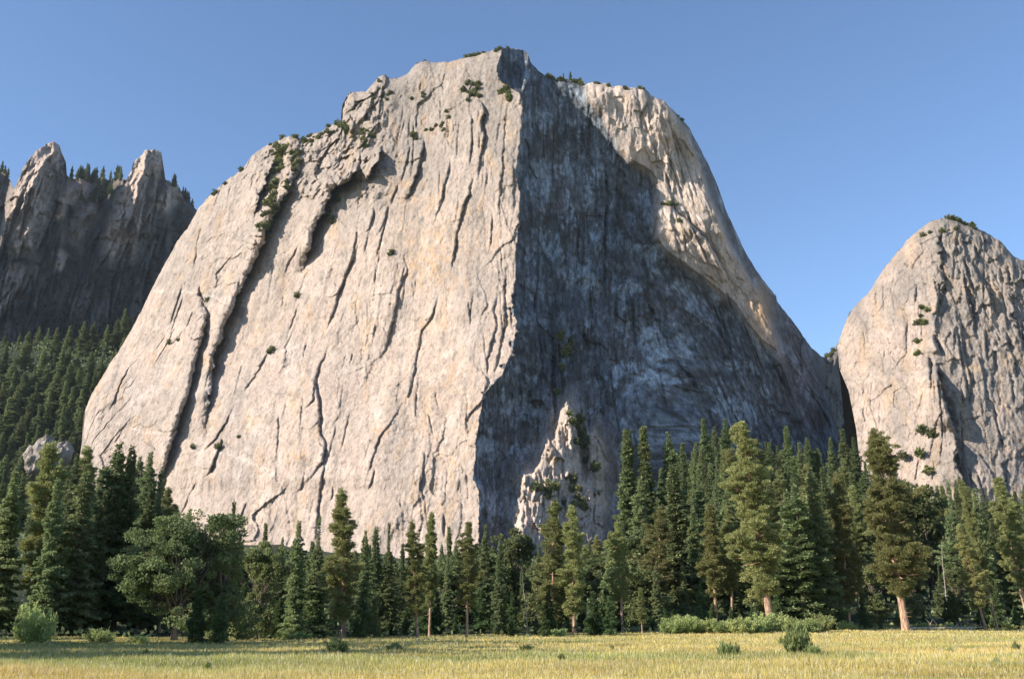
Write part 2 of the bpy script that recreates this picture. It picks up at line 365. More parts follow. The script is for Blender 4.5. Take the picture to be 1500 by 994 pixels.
def main_depth(U, V):
    uA = uA_of(V)
    YA = YA_of(V)
    # ---- sunlit face: recedes to the left of the arete
    a = fan(U, V)
    dl = np.maximum(uA - U, 0)
    face = YA + 0.36 * dl + 0.00022 * dl ** 2
    n1 = fbm(a / 210, V / 420, 3, 3)
    face = face + 16 * n1
    rough = 0.24 + 0.5 * sstep(360, 180, V) * sstep(760, 420, U + 0.0 * V) + 0.2 * sstep(230, 150, V) + 0.5 * sstep(60, 0, np.abs(uA - U)) + 0.55 * sstep(0.1, 0.6, fbm(a / 120, V / 240, 8, 3))
    fl = 2.4 * flakes(a / 46, V / 170, 21) + 0.9 * flakes(a / 19 + 5, V / 80, 22) + 0.5 * flakes(a / 8, V / 34, 23) + 0.4 * flakes(a / 3.7, V / 15, 24)
    fl = fl + 4.4 * facets(a / 40, V / 56, 25) + 2.0 * facets(a / 15, V / 19, 26) + 1.1 * facets(a / 6, V / 9, 27)
    blk = fbm(a / 26, V / 60, 31, 6, 0.6)
    rd = ridged(a / 34, V / 110, 35, 4, 0.55)
    face = face - rough * (fl * 1.15) - rough * (1.1 * blk + 0.2 * rd) - 0.5 * facets(a / 3.2, V / 5.5, 28)
    # broken blocky zone in the upper left
    bz = sstep(330, 250, V + 0 * U) * sstep(600, 520, U) * sstep(330, 390, U)
    face = face - bz * (7 * facets((U + .6 * V) / 22, (V - .4 * U) / 30, 73, 1.2) + 4 * facets((U + .6 * V) / 9, (V - .4 * U) / 12, 74, 1.0)) - bz * (4 * ridged((U + .7 * V) / 34, (V - .5 * U) / 60, 71, 5, 0.55) + 5 * fbm(U / 14, V / 16, 72, 4))
    # overhanging ledge line below the summit slab
    # ---- shaded side and right wing
    shs = shadow_surface(U, V)
    ed, es, _ = pl_dist(U, V, EDGE + [(p[0], p[1]) for p in ARETE[5:]])
    bd, bs, _ = pl_dist(U, V, B_LINE)
    td, ts, _ = pl_dist(U, V, T_LINE)
    Uw = U + 2.2 * vnoise(U / 7, V / 12, 501) + 1.2 * vnoise(U / 3, V / 5, 502); Vw = V + 3 * vnoise(U / 8, V / 9, 503)
    p2 = in_poly(Uw, Vw, L2_POLY); d2, _, _ = pl_dist(Uw, Vw, L2_POLY)
    p3 = in_poly(U, V, L2B_POLY); d3, _, _ = pl_dist(U, V, L2B_POLY)
    litB = bs > 0
    sh = np.minimum(np.minimum(ed, bd), np.minimum(d2, d3))
    g = 34 * (1 - np.exp(-sh / 22.0)) + 0.16 * np.minimum(sh, 140)
    wing = shs + np.where(litB, -0.52 * np.minimum(bd, 130) - 2, np.where(p2, -13 * (1 - np.exp(-d2 / 2.2)) - 0.05 * d2 - 3, np.where(p3, -7 * (1 - np.exp(-d3 / 3)) - 3, g)))
    wing = wing + np.where((ts > 0), 70 * (1 - np.exp(-td / 7.0)) + 1.4 * td, 0) * sstep(720, 620, V)
    wing = wing + np.minimum(1.5 * ed, 5.0 * np.maximum(uA - U, 0)) * sstep(160, 140, V) * (es > 0)
    b = U - 0.35 * (V - 300) * sstep(900, 1060, U)
    wr = 0.85 - 0.1 * litB
    wing = wing - wr * (3.0 * flakes(b / 38, V / 150, 41) + 1.6 * flakes(b / 15, V / 60, 42) + 0.8 * flakes(b / 7, V / 26, 43) + 1.3 * fbm(b / 30, V / 70, 44, 6, 0.55)
        + 7 * facets(b / 30, V / 66, 47) + 4 * facets(b / 11, V / 24, 48) + 1.3 * facets(b / 4.5, V / 9, 49))
    wing = wing - p2 * (2.0 * ridged(U / 9, V / 60, 46, 3) + 9 * facets(U / 13, V / 38, 504) + 4 * facets(U / 6, V / 14, 505))
    isR = np.where(V < 157, (es > 0) , U > uA_rag(V))
    isR = isR & (U > 690)
    Y = np.where(isR, wing, face)
    Y = apply_steps(U, V, Y, STEPS, 400)
    fd = lambda u, v: -0.42 * np.clip((740 - u) / 560, 0, 1)
    Y = apply_steps(U, V, Y, random_cracks(80, (180, 150, 750, 760), 61, fd), 900)
    Y = apply_steps(U, V, Y, random_cracks(12, (520, 100, 755, 330), 62, fd, (20, 90), (2, 5), (3, 7), (1.0, 2.0)), 1300)
    Y = apply_steps(U, V, Y, random_cracks(60, (780, 150, 1180, 640), 63, lambda u, v: 0.5 * np.clip((u - 880) / 200, 0, 1), (25, 110), (2, 7), (4, 9), (1.1, 2.6)), 1500)
    return Y

DYKES = [([(174, 537), (230, 534), (277, 538)], 1.6, .5), ([(161, 618), (185, 622), (206, 633), (232, 634), (258, 641)], 2.4, .8), ([(312, 660), (345, 668), (387, 687), (430, 700)], 4.0, .8),
         ([(226, 426), (275, 428), (348, 439)], 2.0, .7), ([(520, 300), (560, 355), (600, 400)], 2.0, .4), ([(540, 600), (600, 622), (680, 612)], 1.8, .3), ([(600, 330), (680, 345), (755, 330)], 1.5, .2)]
OCHRE = [((625, 395), (34, 30), .8), ((598, 280), (22, 30), .5), ((440, 668), (14, 12), .8), ((560, 630), (14, 14), .6), ((650, 350), (60, 26), .45), ((708, 215), (8, 14), .5), ((742, 185), (8, 18), .5),
         ((662, 690), (8, 30), .6), ((1115, 455), (14, 40), .8), ((1000, 170), (30, 40), .2), ((690, 620), (10, 60), .4), ((300, 528), (8, 8), .6), ((640, 570), (50, 60), .25)]
TAN = np.array([0.398, 0.326, 0.276]); GREY = np.array([0.250, 0.222, 0.198]); OCH = np.array([0.43, 0.29, 0.16]); WHT = np.array([0.50, 0.45, 0.41])
DARK = np.array([0.135, 0.125, 0.112]); COOL = np.array([0.235, 0.235, 0.235])
def lerp(A, Bc, t):
    return A * (1 - t[..., None]) + Bc * t[..., None]
def main_albedo(U, V):
    a = fan(U, V); uA = uA_of(V); _, es0, _ = pl_dist(U, V, EDGE + [(p[0], p[1]) for p in ARETE[5:]]); right = np.where(V < 157, es0 > 0, U > uA_rag(V)) & (U > 690)  # summit hollow counts as right side, so it takes the painted shade
    col = np.broadcast_to(TAN, U.shape + (3,)).copy()
    g = sstep(480, 120, V) * 0.85 + 0.45 * fbm(a / 90, V / 160, 101, 4) + 0.25 * sstep(300, 180, U + 0 * V)
    col = lerp(col, GREY * 0.98, np.clip(g, 0, 1))
    st = sstep(0.15, 0.75, fbm(a / 9.0, V / 150, 102, 5, 0.65)); col = lerp(col, GREY, 0.5 * st)
    lt = sstep(0.1, 0.8, fbm(a / 40, V / 60, 107, 4)); col = lerp(col, WHT, 0.30 * lt * sstep(300, 520, V))
    oc = sstep(0.25, 0.9, fbm(a / 30, V / 55, 103, 5, 0.6)); col = lerp(col, OCH, 0.36 * oc)
    for (c, r, s) in OCHRE:
        e = np.exp(-(((U - c[0]) / r[0]) ** 2 + ((V - c[1]) / r[1]) ** 2)); col = lerp(col, OCH, s * e * sstep(-.5, .5, fbm(U / 9, V / 12, 104, 4)))
    for pts, w, s in DYKES:
        d, _, _ = pl_dist(U, V, wiggle(pts, 1.0, 5)); col = lerp(col, WHT * 1.08, .55 * s * np.exp(-(d / w) ** 2) * sstep(-.6, .2, fbm(U / 12, V / 9, 106, 3)))
    dk = sstep(0.35, 0.95, fbm(a / 14, V / 30, 105, 5, 0.7)); col = lerp(col, DARK * 1.4, 0.6 * dk)
    # right side: greyer rock with dark water streaks, darkened and blued as painted shade
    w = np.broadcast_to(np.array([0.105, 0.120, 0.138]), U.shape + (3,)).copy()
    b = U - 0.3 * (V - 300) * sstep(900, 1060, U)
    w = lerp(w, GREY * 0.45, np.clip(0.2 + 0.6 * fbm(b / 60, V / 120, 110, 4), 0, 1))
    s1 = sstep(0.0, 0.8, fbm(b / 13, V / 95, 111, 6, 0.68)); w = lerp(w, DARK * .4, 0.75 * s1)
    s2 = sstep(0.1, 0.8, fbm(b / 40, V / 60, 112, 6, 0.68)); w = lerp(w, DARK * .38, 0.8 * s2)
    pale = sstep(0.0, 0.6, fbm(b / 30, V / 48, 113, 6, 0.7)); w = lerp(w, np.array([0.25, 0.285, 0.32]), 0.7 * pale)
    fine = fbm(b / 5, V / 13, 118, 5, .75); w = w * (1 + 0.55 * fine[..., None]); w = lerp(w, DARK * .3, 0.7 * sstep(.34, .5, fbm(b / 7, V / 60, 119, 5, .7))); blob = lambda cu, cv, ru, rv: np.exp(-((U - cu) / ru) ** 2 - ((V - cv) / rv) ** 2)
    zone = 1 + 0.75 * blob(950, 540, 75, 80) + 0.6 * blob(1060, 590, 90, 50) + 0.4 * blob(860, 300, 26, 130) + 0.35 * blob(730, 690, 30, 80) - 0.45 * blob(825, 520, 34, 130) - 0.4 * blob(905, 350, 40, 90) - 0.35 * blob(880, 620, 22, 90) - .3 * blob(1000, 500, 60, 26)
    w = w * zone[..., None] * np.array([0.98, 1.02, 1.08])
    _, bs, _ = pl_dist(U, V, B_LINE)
    bd, _, _ = pl_dist(U, V, B_LINE); tdd, tss, _ = pl_dist(U, V, T_LINE); upper = sstep(-14, 6, bd * bs) * sstep(640, 520, V) * (1 - 0.85 * sstep(-3, 9, tdd * tss))  # painted light: mask for paler wing colour, bounded by the shadow lines
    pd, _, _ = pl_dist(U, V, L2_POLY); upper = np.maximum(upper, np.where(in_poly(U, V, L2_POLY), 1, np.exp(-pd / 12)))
    wl = lerp(np.broadcast_to(TAN * 1.38, U.shape + (3,)), GREY * 1.15, np.clip(0.3 + 0.7 * fbm(b / 24, V / 60, 114, 5, 0.62), 0, 1))  # paler rock colour brightens the sunlit wing and buttress
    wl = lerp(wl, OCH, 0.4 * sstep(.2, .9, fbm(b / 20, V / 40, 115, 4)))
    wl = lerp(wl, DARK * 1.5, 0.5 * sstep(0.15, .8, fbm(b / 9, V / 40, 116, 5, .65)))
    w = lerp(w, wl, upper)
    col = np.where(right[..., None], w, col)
    for (c, r, s) in OCHRE[8:9]:
        e = np.exp(-(((U - c[0]) / r[0]) ** 2 + ((V - c[1]) / r[1]) ** 2)); col = lerp(col, OCH, s * e)
    return col
MAIN_TOP = [(100, 690), (117, 668), (121, 640), (123, 606), (135, 575), (155, 543), (184, 498), (206, 457), (225, 418), (245, 380), (260, 352), (274, 335), (290, 306), (309, 286), (325, 270),
            (354, 248), (370, 228), (380, 220), (400, 209), (412, 202), (430, 200), (440, 204), (457, 198), (477, 189), (490, 180), (499, 179), (501, 153), (507, 142), (512, 136), (524, 134), (535, 133),
            (547, 121), (556, 112), (564, 110), (575, 116), (586, 113), (599, 107), (607, 95), (612, 91), (622, 89), (631, 92), (654, 91), (686, 83), (706, 78), (721, 73), (737, 72), (752, 71), (766, 74),
            (774, 80), (777, 90), (787, 102), (800, 111), (812, 116), (819, 117), (840, 119), (848, 121), (858, 124), (864, 122), (871, 120), (890, 124), (906, 126), (925, 129), (941, 130), (957, 141),
            (974, 149), (990, 165), (1009, 187), (1022, 212), (1035, 236), (1051, 271), (1064, 309), (1080, 345), (1089, 364), (1099, 380), (1110, 399), (1134, 430), (1139, 443), (1158, 467), (1178, 494),
            (1189, 510), (1197, 522), (1204, 545), (1212, 580), (1220, 610), (1228, 650), (1236, 690), (1250, 760)]
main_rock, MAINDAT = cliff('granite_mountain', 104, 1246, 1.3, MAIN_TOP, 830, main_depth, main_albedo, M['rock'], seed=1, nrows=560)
tag(main_rock, 'huge pale granite cliff with sunlit face and deeply shaded side', None, None, 'structure')

# ================================================================== RIGHT DOME
DOME_STEPS = [
    ([(1385, 330), (1376, 350), (1380, 385), (1382, 420), (1372, 455), (1366, 470)], 16, 30, 8, 4, 3),
    ([(1368, 490), (1376, 512), (1380, 520)], 14, 25, 10, 5, 1.5),
    ([(1362, 520), (1363, 572)], 10, 20, 8, 4, 1.0),
    ([(1373, 532), (1380, 575), (1392, 615), (1402, 640), (1398, 640)], 40, 34, 14, 8, 1.5),
    ([(1396, 630), (1402, 650), (1398, 672), (1410, 700), (1418, 720)], 34, 26, 12, 8, 2.0),
    ([(1415, 420), (1420, 440), (1426, 470)], 12, 20, 7, 4, 2),
    ([(1455, 510), (1456, 550)], 8, 18, 6, 2.4, 1.5), ([(1412, 535), (1416, 560), (1418, 590)], 6, 18, 6, 2.4, 1.5),
    ([(1500, 668), (1478, 672), (1468, 680), (1473, 700), (1478, 722)], 9, 25, 8, 3.4, 1.5),
    ([(1440, 400), (1450, 430), (1462, 470)], 8, 20, 6, 3, 3), ([(1480, 430), (1488, 470), (1500, 510)], 8, 20, 6, 3, 3),
    ([(1470, 480), (1485, 520), (1495, 560)], 7, 20, 6, 3, 3),
]
def dome_depth(U, V):
    c = np.interp(V, [318, 450, 520, 640, 760], [1382, 1370, 1366, 1398, 1425])
    Y = 1090 + (318 - V) * 0.42
    dl, dr = np.maximum(c - U, 0), np.maximum(U - c, 0)
    Y = Y + 0.32 * dl + 0.0010 * dl ** 2 + 0.09 * dr + 0.0002 * dr ** 2
    b = U - 0.12 * (V - 500)
    rg = 0.36 + 0.6 * sstep(1350, 1400, U) * sstep(560, 400, V) + 0.35 * sstep(1350, 1400, U)
    Y = Y - rg * (2.5 * flakes(b / 26, V / 90, 61) + 1.0 * flakes(b / 12, V / 36, 62) + 0.6 * flakes(b / 6, V / 18, 63) + 1.3 * fbm(b / 22, V / 40, 64, 6, 0.55)
        + 8 * facets(b / 34, V / 60, 66) + 4 * facets(b / 13, V / 22, 67) + 1.8 * facets(b / 4.5, V / 8, 68))
    Y = apply_steps(U, V, Y, DOME_STEPS, 700)
    Y = apply_steps(U, V, Y, random_cracks(36, (1370, 330, 1520, 700), 64, lambda u, v: 0.12, (20, 80), (2, 8), (3, 8), (1.1, 2.4)), 1700)
    return apply_steps(U, V, Y, random_cracks(22, (1240, 380, 1370, 700), 65, lambda u, v: 0.0, (15, 50), (.5, 3), (2, 4), (1.0, 1.5)), 1800)
def dome_albedo(U, V):
    col = np.broadcast_to(TAN * 0.93, U.shape + (3,)).copy()
    b = U - 0.12 * (V - 500)
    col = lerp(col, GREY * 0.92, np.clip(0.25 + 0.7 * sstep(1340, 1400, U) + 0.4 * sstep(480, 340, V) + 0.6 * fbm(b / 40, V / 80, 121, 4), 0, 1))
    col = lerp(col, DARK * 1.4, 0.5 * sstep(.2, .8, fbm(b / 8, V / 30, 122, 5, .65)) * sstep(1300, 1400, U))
    col = lerp(col, OCH, 0.33 * sstep(.1, .8, fbm(b / 22, V / 50, 123, 5, .6)))
    return col
DOME_TOP = [(1224, 512), (1228, 500), (1236, 478), (1244, 458), (1254, 446), (1270, 432), (1282, 412), (1300, 388), (1314, 370), (1330, 350), (1345, 338), (1360, 326), (1372, 321), (1385, 319), (1392, 318), (1405, 325),
            (1422, 331), (1440, 337), (1452, 345), (1470, 358), (1485, 375), (1500, 382), (1540, 420), (1580, 480), (1620, 560), (1650, 640)]
def dome_left(v): return np.interp(v, [505, 541, 572, 627, 700, 800], [1226, 1230, 1243, 1254, 1262, 1275])
def dome_lean(U, V):   # the left outline leans in towards the foot
    return (dome_left(V) - 1226) * np.exp(-(U - 1226) / 90)
dome, DOMEDAT = cliff('granite_dome', 1226, 1650, 1.3, DOME_TOP, 800, dome_depth, dome_albedo, M['rock'], seed=2, nrows=370, lean=dome_lean)
tag(dome, 'rounded sunlit granite dome standing beyond the narrow dark gap', None, None, 'structure')

# ================================================================== GAP WALL
def gap_depth(U, V):
    return 1700 + 1.1 * (U - 1180) + 0.3 * (520 - V) - 8 * facets(U / 9, V / 16, 83) - 8 * ridged(U / 20, V / 60, 81, 4) - 5 * flakes(U / 14, V / 40, 82)
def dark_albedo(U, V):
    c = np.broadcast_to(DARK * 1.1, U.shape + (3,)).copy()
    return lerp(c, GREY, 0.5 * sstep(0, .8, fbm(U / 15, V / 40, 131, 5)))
GAP_TOP = [(1150, 520), (1176, 505), (1188, 508), (1196, 514), (1202, 521), (1210, 523), (1217, 519), (1222, 511), (1227, 504), (1240, 480), (1290, 470)]
gap, GAPDAT = cliff('rocky_saddle', 1150, 1290, 1.6, GAP_TOP, 790, gap_depth, dark_albedo, M['rock_far'], seed=3, nrows=160)
tag(gap, 'dark shaded rock wall closing the notch between cliff and dome', None, None, 'structure')

# ================================================================== LEFT SPIRES
SPIRE_STEPS = [
    ([(92, 215), (70, 232), (56, 255), (40, 285), (30, 312), (22, 330)], 48, 20, 0, 4, 1.5),
    ([(56, 292), (48, 320), (38, 345), (34, 360)], 20, 14, 0, 4, 1.5),
    ([(236, 225), (216, 236), (206, 262), (200, 290), (192, 315), (172, 356)], 55, 22, 0, 4, 1.5),
    ([(222, 215), (214, 232), (212, 245)], 20, 10, 0, 3, 1.0),
    ([(96, 296), (88, 315)], 22, 6, 0, 3, 1.0), ([(132, 312), (120, 328), (106, 345)], 22, 12, 0, 3, 1.0),
    ([(24, 400), (12, 425), (0, 442)], 26, 12, 0, 3, 1.0), ([(122, 265), (112, 280), (100, 290)], 22, 12, 0, 3, 1.0),
    ([(262, 275), (252, 290), (240, 300)], 16, 10, 0, 3, 1.0), ([(0, 320), (-12, 350)], 20, 12, 0, 3, 1.0),
    ([(90, 372), (94, 375), (88, 390)], 16, 6, 0, 3, 1.0),
]
def spire_depth(U, V):
    Y = 1900 + 1.5 * (U + 60) + 0.55 * (300 - V)
    Y = Y - 13 * ridged((U + .25 * V) / 60, V / 150, 91, 5, 0.6) - 26 * facets((U + .3 * V) / 26, V / 50, 94, 1.1) - 15 * facets((U + .3 * V) / 11, V / 20, 95, 1.1) - 8 * facets((U + .3 * V) / 5, V / 8, 96, 1.1) - 7 * flakes((U + .3 * V) / 24, V / 70, 92) - 4 * fbm(U / 12, V / 24, 93, 4)
    Y = Y + 110 * sstep(99, 108, U + .12 * (V - 260)) * sstep(178, 160, U + .25 * (V - 260)) * sstep(430, 330, V) + 70 * sstep(26, 12, U + .3 * (V - 260)) * sstep(440, 360, V) + 60 * sstep(243, 252, U)
    Y = apply_steps(U, V, Y, random_cracks(110, (-60, 250, 290, 520), 66, lambda u, v: -0.3, (30, 110), (8, 34), (10, 34), (1.4, 3.4)), 1900)
    return apply_steps(U, V, Y, [(p, h * 1.7, w_, t_, tw, j) for p, h, w_, t_, tw, j in SPIRE_STEPS], 800)
def spire_albedo(U, V):
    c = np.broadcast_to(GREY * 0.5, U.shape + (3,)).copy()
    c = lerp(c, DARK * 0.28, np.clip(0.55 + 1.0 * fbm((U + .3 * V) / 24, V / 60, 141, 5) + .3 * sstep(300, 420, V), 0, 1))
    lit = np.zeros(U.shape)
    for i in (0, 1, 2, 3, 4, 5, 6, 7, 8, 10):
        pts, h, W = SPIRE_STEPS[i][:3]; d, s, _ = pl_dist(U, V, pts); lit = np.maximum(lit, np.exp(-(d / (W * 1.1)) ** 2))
    return lerp(c, TAN * 1.1, np.clip(lit * 1.3, 0, 1) * 0.9)  # sunlight painted paler along the prows, the shaded wall kept darker
SPIRE_TOP = [(-430, 650), (-340, 540), (-250, 420), (-190, 345), (-140, 300), (-60, 268), (-30, 246), (-6, 248), (0, 250), (10, 255), (17, 268), (21, 280), (25, 268), (32, 248), (42, 232), (52, 221), (64, 216), (68, 210), (80, 209), (88, 215), (90, 222), (97, 238), (98, 258),
             (104, 262), (118, 258), (128, 262), (140, 264), (150, 260), (165, 264), (176, 262), (184, 266), (190, 255), (197, 236), (206, 228), (214, 219), (226, 218), (236, 224), (240, 246), (242, 262), (252, 270),
             (262, 274), (270, 288), (282, 300), (290, 312), (310, 350), (330, 400), (350, 470)]
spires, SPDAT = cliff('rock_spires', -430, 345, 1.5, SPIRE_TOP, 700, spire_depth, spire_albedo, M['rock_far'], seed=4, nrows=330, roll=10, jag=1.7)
tag(spires, 'dark shaded ridge with two rock spires rising behind the cliff', None, None, 'structure')

# ================================================================== TERRAIN
_gu = np.array([-500, -100, 0, 100, 150, 220, 300, 400, 480, 640, 780, 860, 905, 935, 985, 1045, 1110, 1170, 1250, 1300, 1400, 1500, 1900])
_gs = np.array([800, 700, 690, 690, 700, 715, 790, 800, 812, 812, 812, 800, 770, 715, 690, 660, 665, 665, 680, 705, 725, 730, 740])
_gx = (_gu - 750) / F * 500; _gz = np.array([max(4.0, at(750, v, 500.)[1] - np.interp(v, [650, 800], [26, 20])) for v in _gs])
def edge_y(X):   # where the slope begins behind the meadow
    return np.interp(X, [-200, -60, 0, 60, 150], [105, 125, 145, 185, 230])
def ground(X, Y):
    X = np.asarray(X, float); Y = np.asarray(Y, float)
    z5 = np.interp(X / np.maximum(Y, 250) * 500, _gx, _gz)
    e = edge_y(X)
    t = np.clip((Y - e) / (500 - e), 0, 1)
    z = z5 * t ** 1.15 + 0.11 * np.clip(Y - 500, 0, 700)
    z = z + 285 * sstep(1150, 1520, Y) * sstep(-0.28, -0.38, X / np.maximum(Y, 100))
    z = z + 0.5 * sstep(0, 50, X) * sstep(60, 190, Y) + 0.22 * sstep(-5, -25, X) * -1 * sstep(60, 85, Y)
    z = z + 0.09 * fbm(X / 17, Y / 17, 201, 3) * sstep(15, 40, np.abs(Y) + np.abs(X)) + 0.16 * vnoise(X / 60, Y / 40, 204)
    z = z + t * 5 * fbm(X / 60, Y / 60, 202, 4)
    return z
ys = np.concatenate([-np.geomspace(4000, 20, 26), np.linspace(-15, 15, 6), np.arange(18, 240, 2.0), np.geomspace(243, 6000, 110)])
xs = np.concatenate([-np.geomspace(5000, 260, 30), np.arange(-255, 256, 3.0), np.geomspace(260, 5000, 30)])
GX, GY = np.meshgrid(xs, ys)
GZ = ground(GX, GY)
idx = np.arange(GX.size).reshape(GX.shape)
fc = np.stack([idx[:-1, :-1], idx[:-1, 1:], idx[1:, 1:], idx[1:, :-1]], -1).reshape(-1, 4)
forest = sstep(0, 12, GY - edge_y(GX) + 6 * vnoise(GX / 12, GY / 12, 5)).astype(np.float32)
m, nt, b = mat('meadow_and_forest_floor')
tc = nd(nt, 'ShaderNodeTexCoord')
n1 = nd(nt, 'ShaderNodeTexNoise', Scale=0.06, Detail=6.0, Roughness=0.6); n2 = nd(nt, 'ShaderNodeTexNoise', Scale=2.2, Detail=6.0, Roughness=0.7)
for n in (n1, n2): nt.links.new(tc.outputs['Object'], n.inputs['Vector'])
c = ramp(nt, n1.outputs[0], 0.38, 0.62, (0.24, 0.25, 0.085, 1), (0.40, 0.34, 0.13, 1))
c = mixc(nt, 0.7, c, ramp(nt, n2.outputs[0], 0.3, 0.7, (0.55, 0.55, 0.5, 1), (1.25, 1.2, 1.1, 1)), 'MULTIPLY')
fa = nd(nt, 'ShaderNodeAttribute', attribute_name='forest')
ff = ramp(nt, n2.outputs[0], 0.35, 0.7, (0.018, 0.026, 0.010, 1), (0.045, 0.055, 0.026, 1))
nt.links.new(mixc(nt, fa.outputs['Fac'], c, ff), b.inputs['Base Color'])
bp = nd(nt, 'ShaderNodeBump', Strength=0.9, Distance=0.3); nt.links.new(n2.outputs[0], bp.inputs['Height']); nt.links.new(bp.outputs[0], b.inputs['Normal'])
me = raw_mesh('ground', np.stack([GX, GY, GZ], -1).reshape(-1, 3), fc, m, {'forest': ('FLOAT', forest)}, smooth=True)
link('ground', me, kind='structure', label='flat golden meadow rising into forested talus slopes')

# ================================================================== GRASS
def kites(p, d, s, L, w):
    """quads: p base, d unit direction, s unit side, L length, w half width"""
    L = L[:, None]; w = w[:, None]
    v = np.stack([p, p + d * L * 0.45 + s * w, p + d * L, p + d * L * 0.45 - s * w], 1).reshape(-1, 3)
    return v, np.arange(len(p) * 4).reshape(-1, 4)
def unit(a):
    return a / (np.linalg.norm(a, axis=-1, keepdims=True) + 1e-9)
def make_grass(n, seed):
    r = RS(seed)
    w = r.uniform(0.0072, 0.060, n); Y = CAMZ / w
    X = Y * r.uniform(-0.62, 0.62, n)
    ok = Y < edge_y(X) + 8; X, Y = X[ok], Y[ok]
    clump = fbm(X / 5, Y / 5, 301, 4); big = 1.6 * fbm(X / 30, Y / 11, 302, 4) - .35 * sstep(10, -30, X) + 0.5 * sstep(0, 30, X) * (vnoise(X / 22, Y / 6, 303))
    keep = r.uniform(0, 1, len(X)) < 0.75 + 0.5 * clump
    X, Y, clump, big = X[keep], Y[keep], clump[keep], big[keep]
    Z = ground(X, Y); p0 = np.stack([X, Y, Z - 0.02], -1); k = len(X)
    hgt = (0.14 + 0.13 * r.uniform(0, 1, k) + 0.13 * np.clip(clump, -.6, 1)) * r.choice([1, 1, 1, 1.45], k)
    ver = []; fac = []; tin = []; off = 0
    for b_ in range(3):
        az = r.uniform(0, 2 * math.pi, k); lean = r.uniform(0.05, 0.55, k)
        d = np.stack([np.sin(lean) * np.cos(az), np.sin(lean) * np.sin(az), np.cos(lean)], -1)
        az2 = r.uniform(0, 2 * math.pi, k); s = unit(np.stack([np.cos(az2), np.sin(az2), 0 * az2], -1))
        p = p0 + np.stack([r.normal(0, .09, k), r.normal(0, .09, k), 0 * az], -1)
        wd = (0.006 + 0.00028 * Y) * r.uniform(0.6, 1.4, k)
        a, b2, c2 = p - s * wd[:, None], p + s * wd[:, None], p + d * (hgt * r.uniform(.6, 1.15, k))[:, None]
        v = np.stack([a, b2, c2], 1).reshape(-1, 3)
        ver.append(v); fac.append(np.arange(3 * k).reshape(-1, 3) + off); off += 3 * k
        # colour: species patches, individual dryness
        dry = np.clip(0.54 + 0.55 * big + 0.25 * sstep(-10, 40, X) + r.normal(0, .22, k), 0, 1)
        grn = np.array([0.30, 0.33, 0.09]); gold = np.array([0.66, 0.51, 0.17]); och = np.array([0.50, 0.34, 0.085]); pal = np.array([0.66, 0.60, 0.40])
        cc = grn * (1 - dry[:, None]) + gold * dry[:, None]
        oc = (sstep(.25, .7, vnoise(X / 26, Y / 7, 310)) * sstep(-5, 25, X))[:, None]; cc = cc * (1 - .75 * oc) + och * .75 * oc
        pl = (r.uniform(0, 1, k) < 0.22)[:, None]; cc = np.where(pl, pal, cc)
        cc = cc * r.uniform(.8, 1.15, k)[:, None] * (1 + .22 * vnoise(X / 9, Y / 5, 311))[:, None]
        tin.append(np.repeat(np.concatenate([cc, np.ones((k, 1))], -1), 3, 0))
    m, nt, b = mat('meadow_grass')
    att = nd(nt, 'ShaderNodeAttribute', attribute_name='tint'); nt.links.new(att.outputs['Color'], b.inputs['Base Color'])
    tr = nd(nt, 'ShaderNodeBsdfTranslucent'); nt.links.new(att.outputs['Color'], tr.inputs[0])
    mx = nd(nt, 'ShaderNodeMixShader'); mx.inputs[0].default_value = 0.4
    nt.links.new(b.outputs[0], mx.inputs[1]); nt.links.new(tr.outputs[0], mx.inputs[2]); nt.links.new(mx.outputs[0], nt.nodes['Material Output'].inputs[0])
    me = raw_mesh('meadow_grass', np.concatenate(ver), np.concatenate(fac), m, {'tint': ('FLOAT_COLOR', np.concatenate(tin))})
    link('meadow_grass', me, kind='stuff', label='knee high golden and green meadow grass')
make_grass(420000, 11)

# ================================================================== TREE PROTOTYPES
def tube(path, rad, sides=8, off=0):
    path = np.array(path, float); n = len(path); V_ = []; Fc = []
    tg = np.gradient(path, axis=0); tg = unit(tg)
    ref = np.where(np.abs(tg[:, 2:3]) > .9, np.array([[1., 0, 0]]), np.array([[0, 0, 1.]]))
    a = unit(np.cross(tg, ref)); b_ = np.cross(tg, a)
    for i in range(n):
        for k in range(sides):
            t = 2 * math.pi * k / sides; V_.append(path[i] + rad[i] * (math.cos(t) * a[i] + math.sin(t) * b_[i]))
    for i in range(n - 1):
        for k in range(sides):
            k2 = (k + 1) % sides; Fc.append((off + i * sides + k, off + i * sides + k2, off + (i + 1) * sides + k2, off + (i + 1) * sides + k))
    return V_, Fc
def trunk_mesh(name, H, r0, bend, limbs, material, r, taper=0.9):
    """tapered, slightly bent trunk; limbs: [(base, tip, radius)]"""
    zs = np.array([0, 0.015, 0.05, .12, .25, .4, .55, .7, .85, 1.0]) * H
    bx = bend * H * 0.02 * np.sin(zs / H * math.pi * r.uniform(.8, 1.8)); by = bend * H * 0.015 * np.sin(zs / H * math.pi * r.uniform(.8, 1.8))
    path = np.stack([bx, by, zs - 0.4 * (zs == 0)], -1)
    rad = r0 * (1 - taper * zs / H) ** 1.0; rad[0] *= 1.35; rad[1] *= 1.18; rad[-1] = 0.03
    Vs, Fs = tube(path, rad, 9)
    for b0, b1, rr in limbs:
        b0, b1 = np.array(b0), np.array(b1); mid = (b0 + b1) / 2 + np.array([0, 0, -0.06 * np.linalg.norm(b1 - b0)])
        v, f = tube([b0, mid, b1], [rr, rr * .6, rr * .2], 4, len(Vs)); Vs += v; Fs += f
    me = raw_mesh(name, np.array(Vs), np.array(Fs), material, smooth=True)
    return me, (lambda z: np.stack([np.interp(z, zs, bx), np.interp(z, zs, by), z], -1))
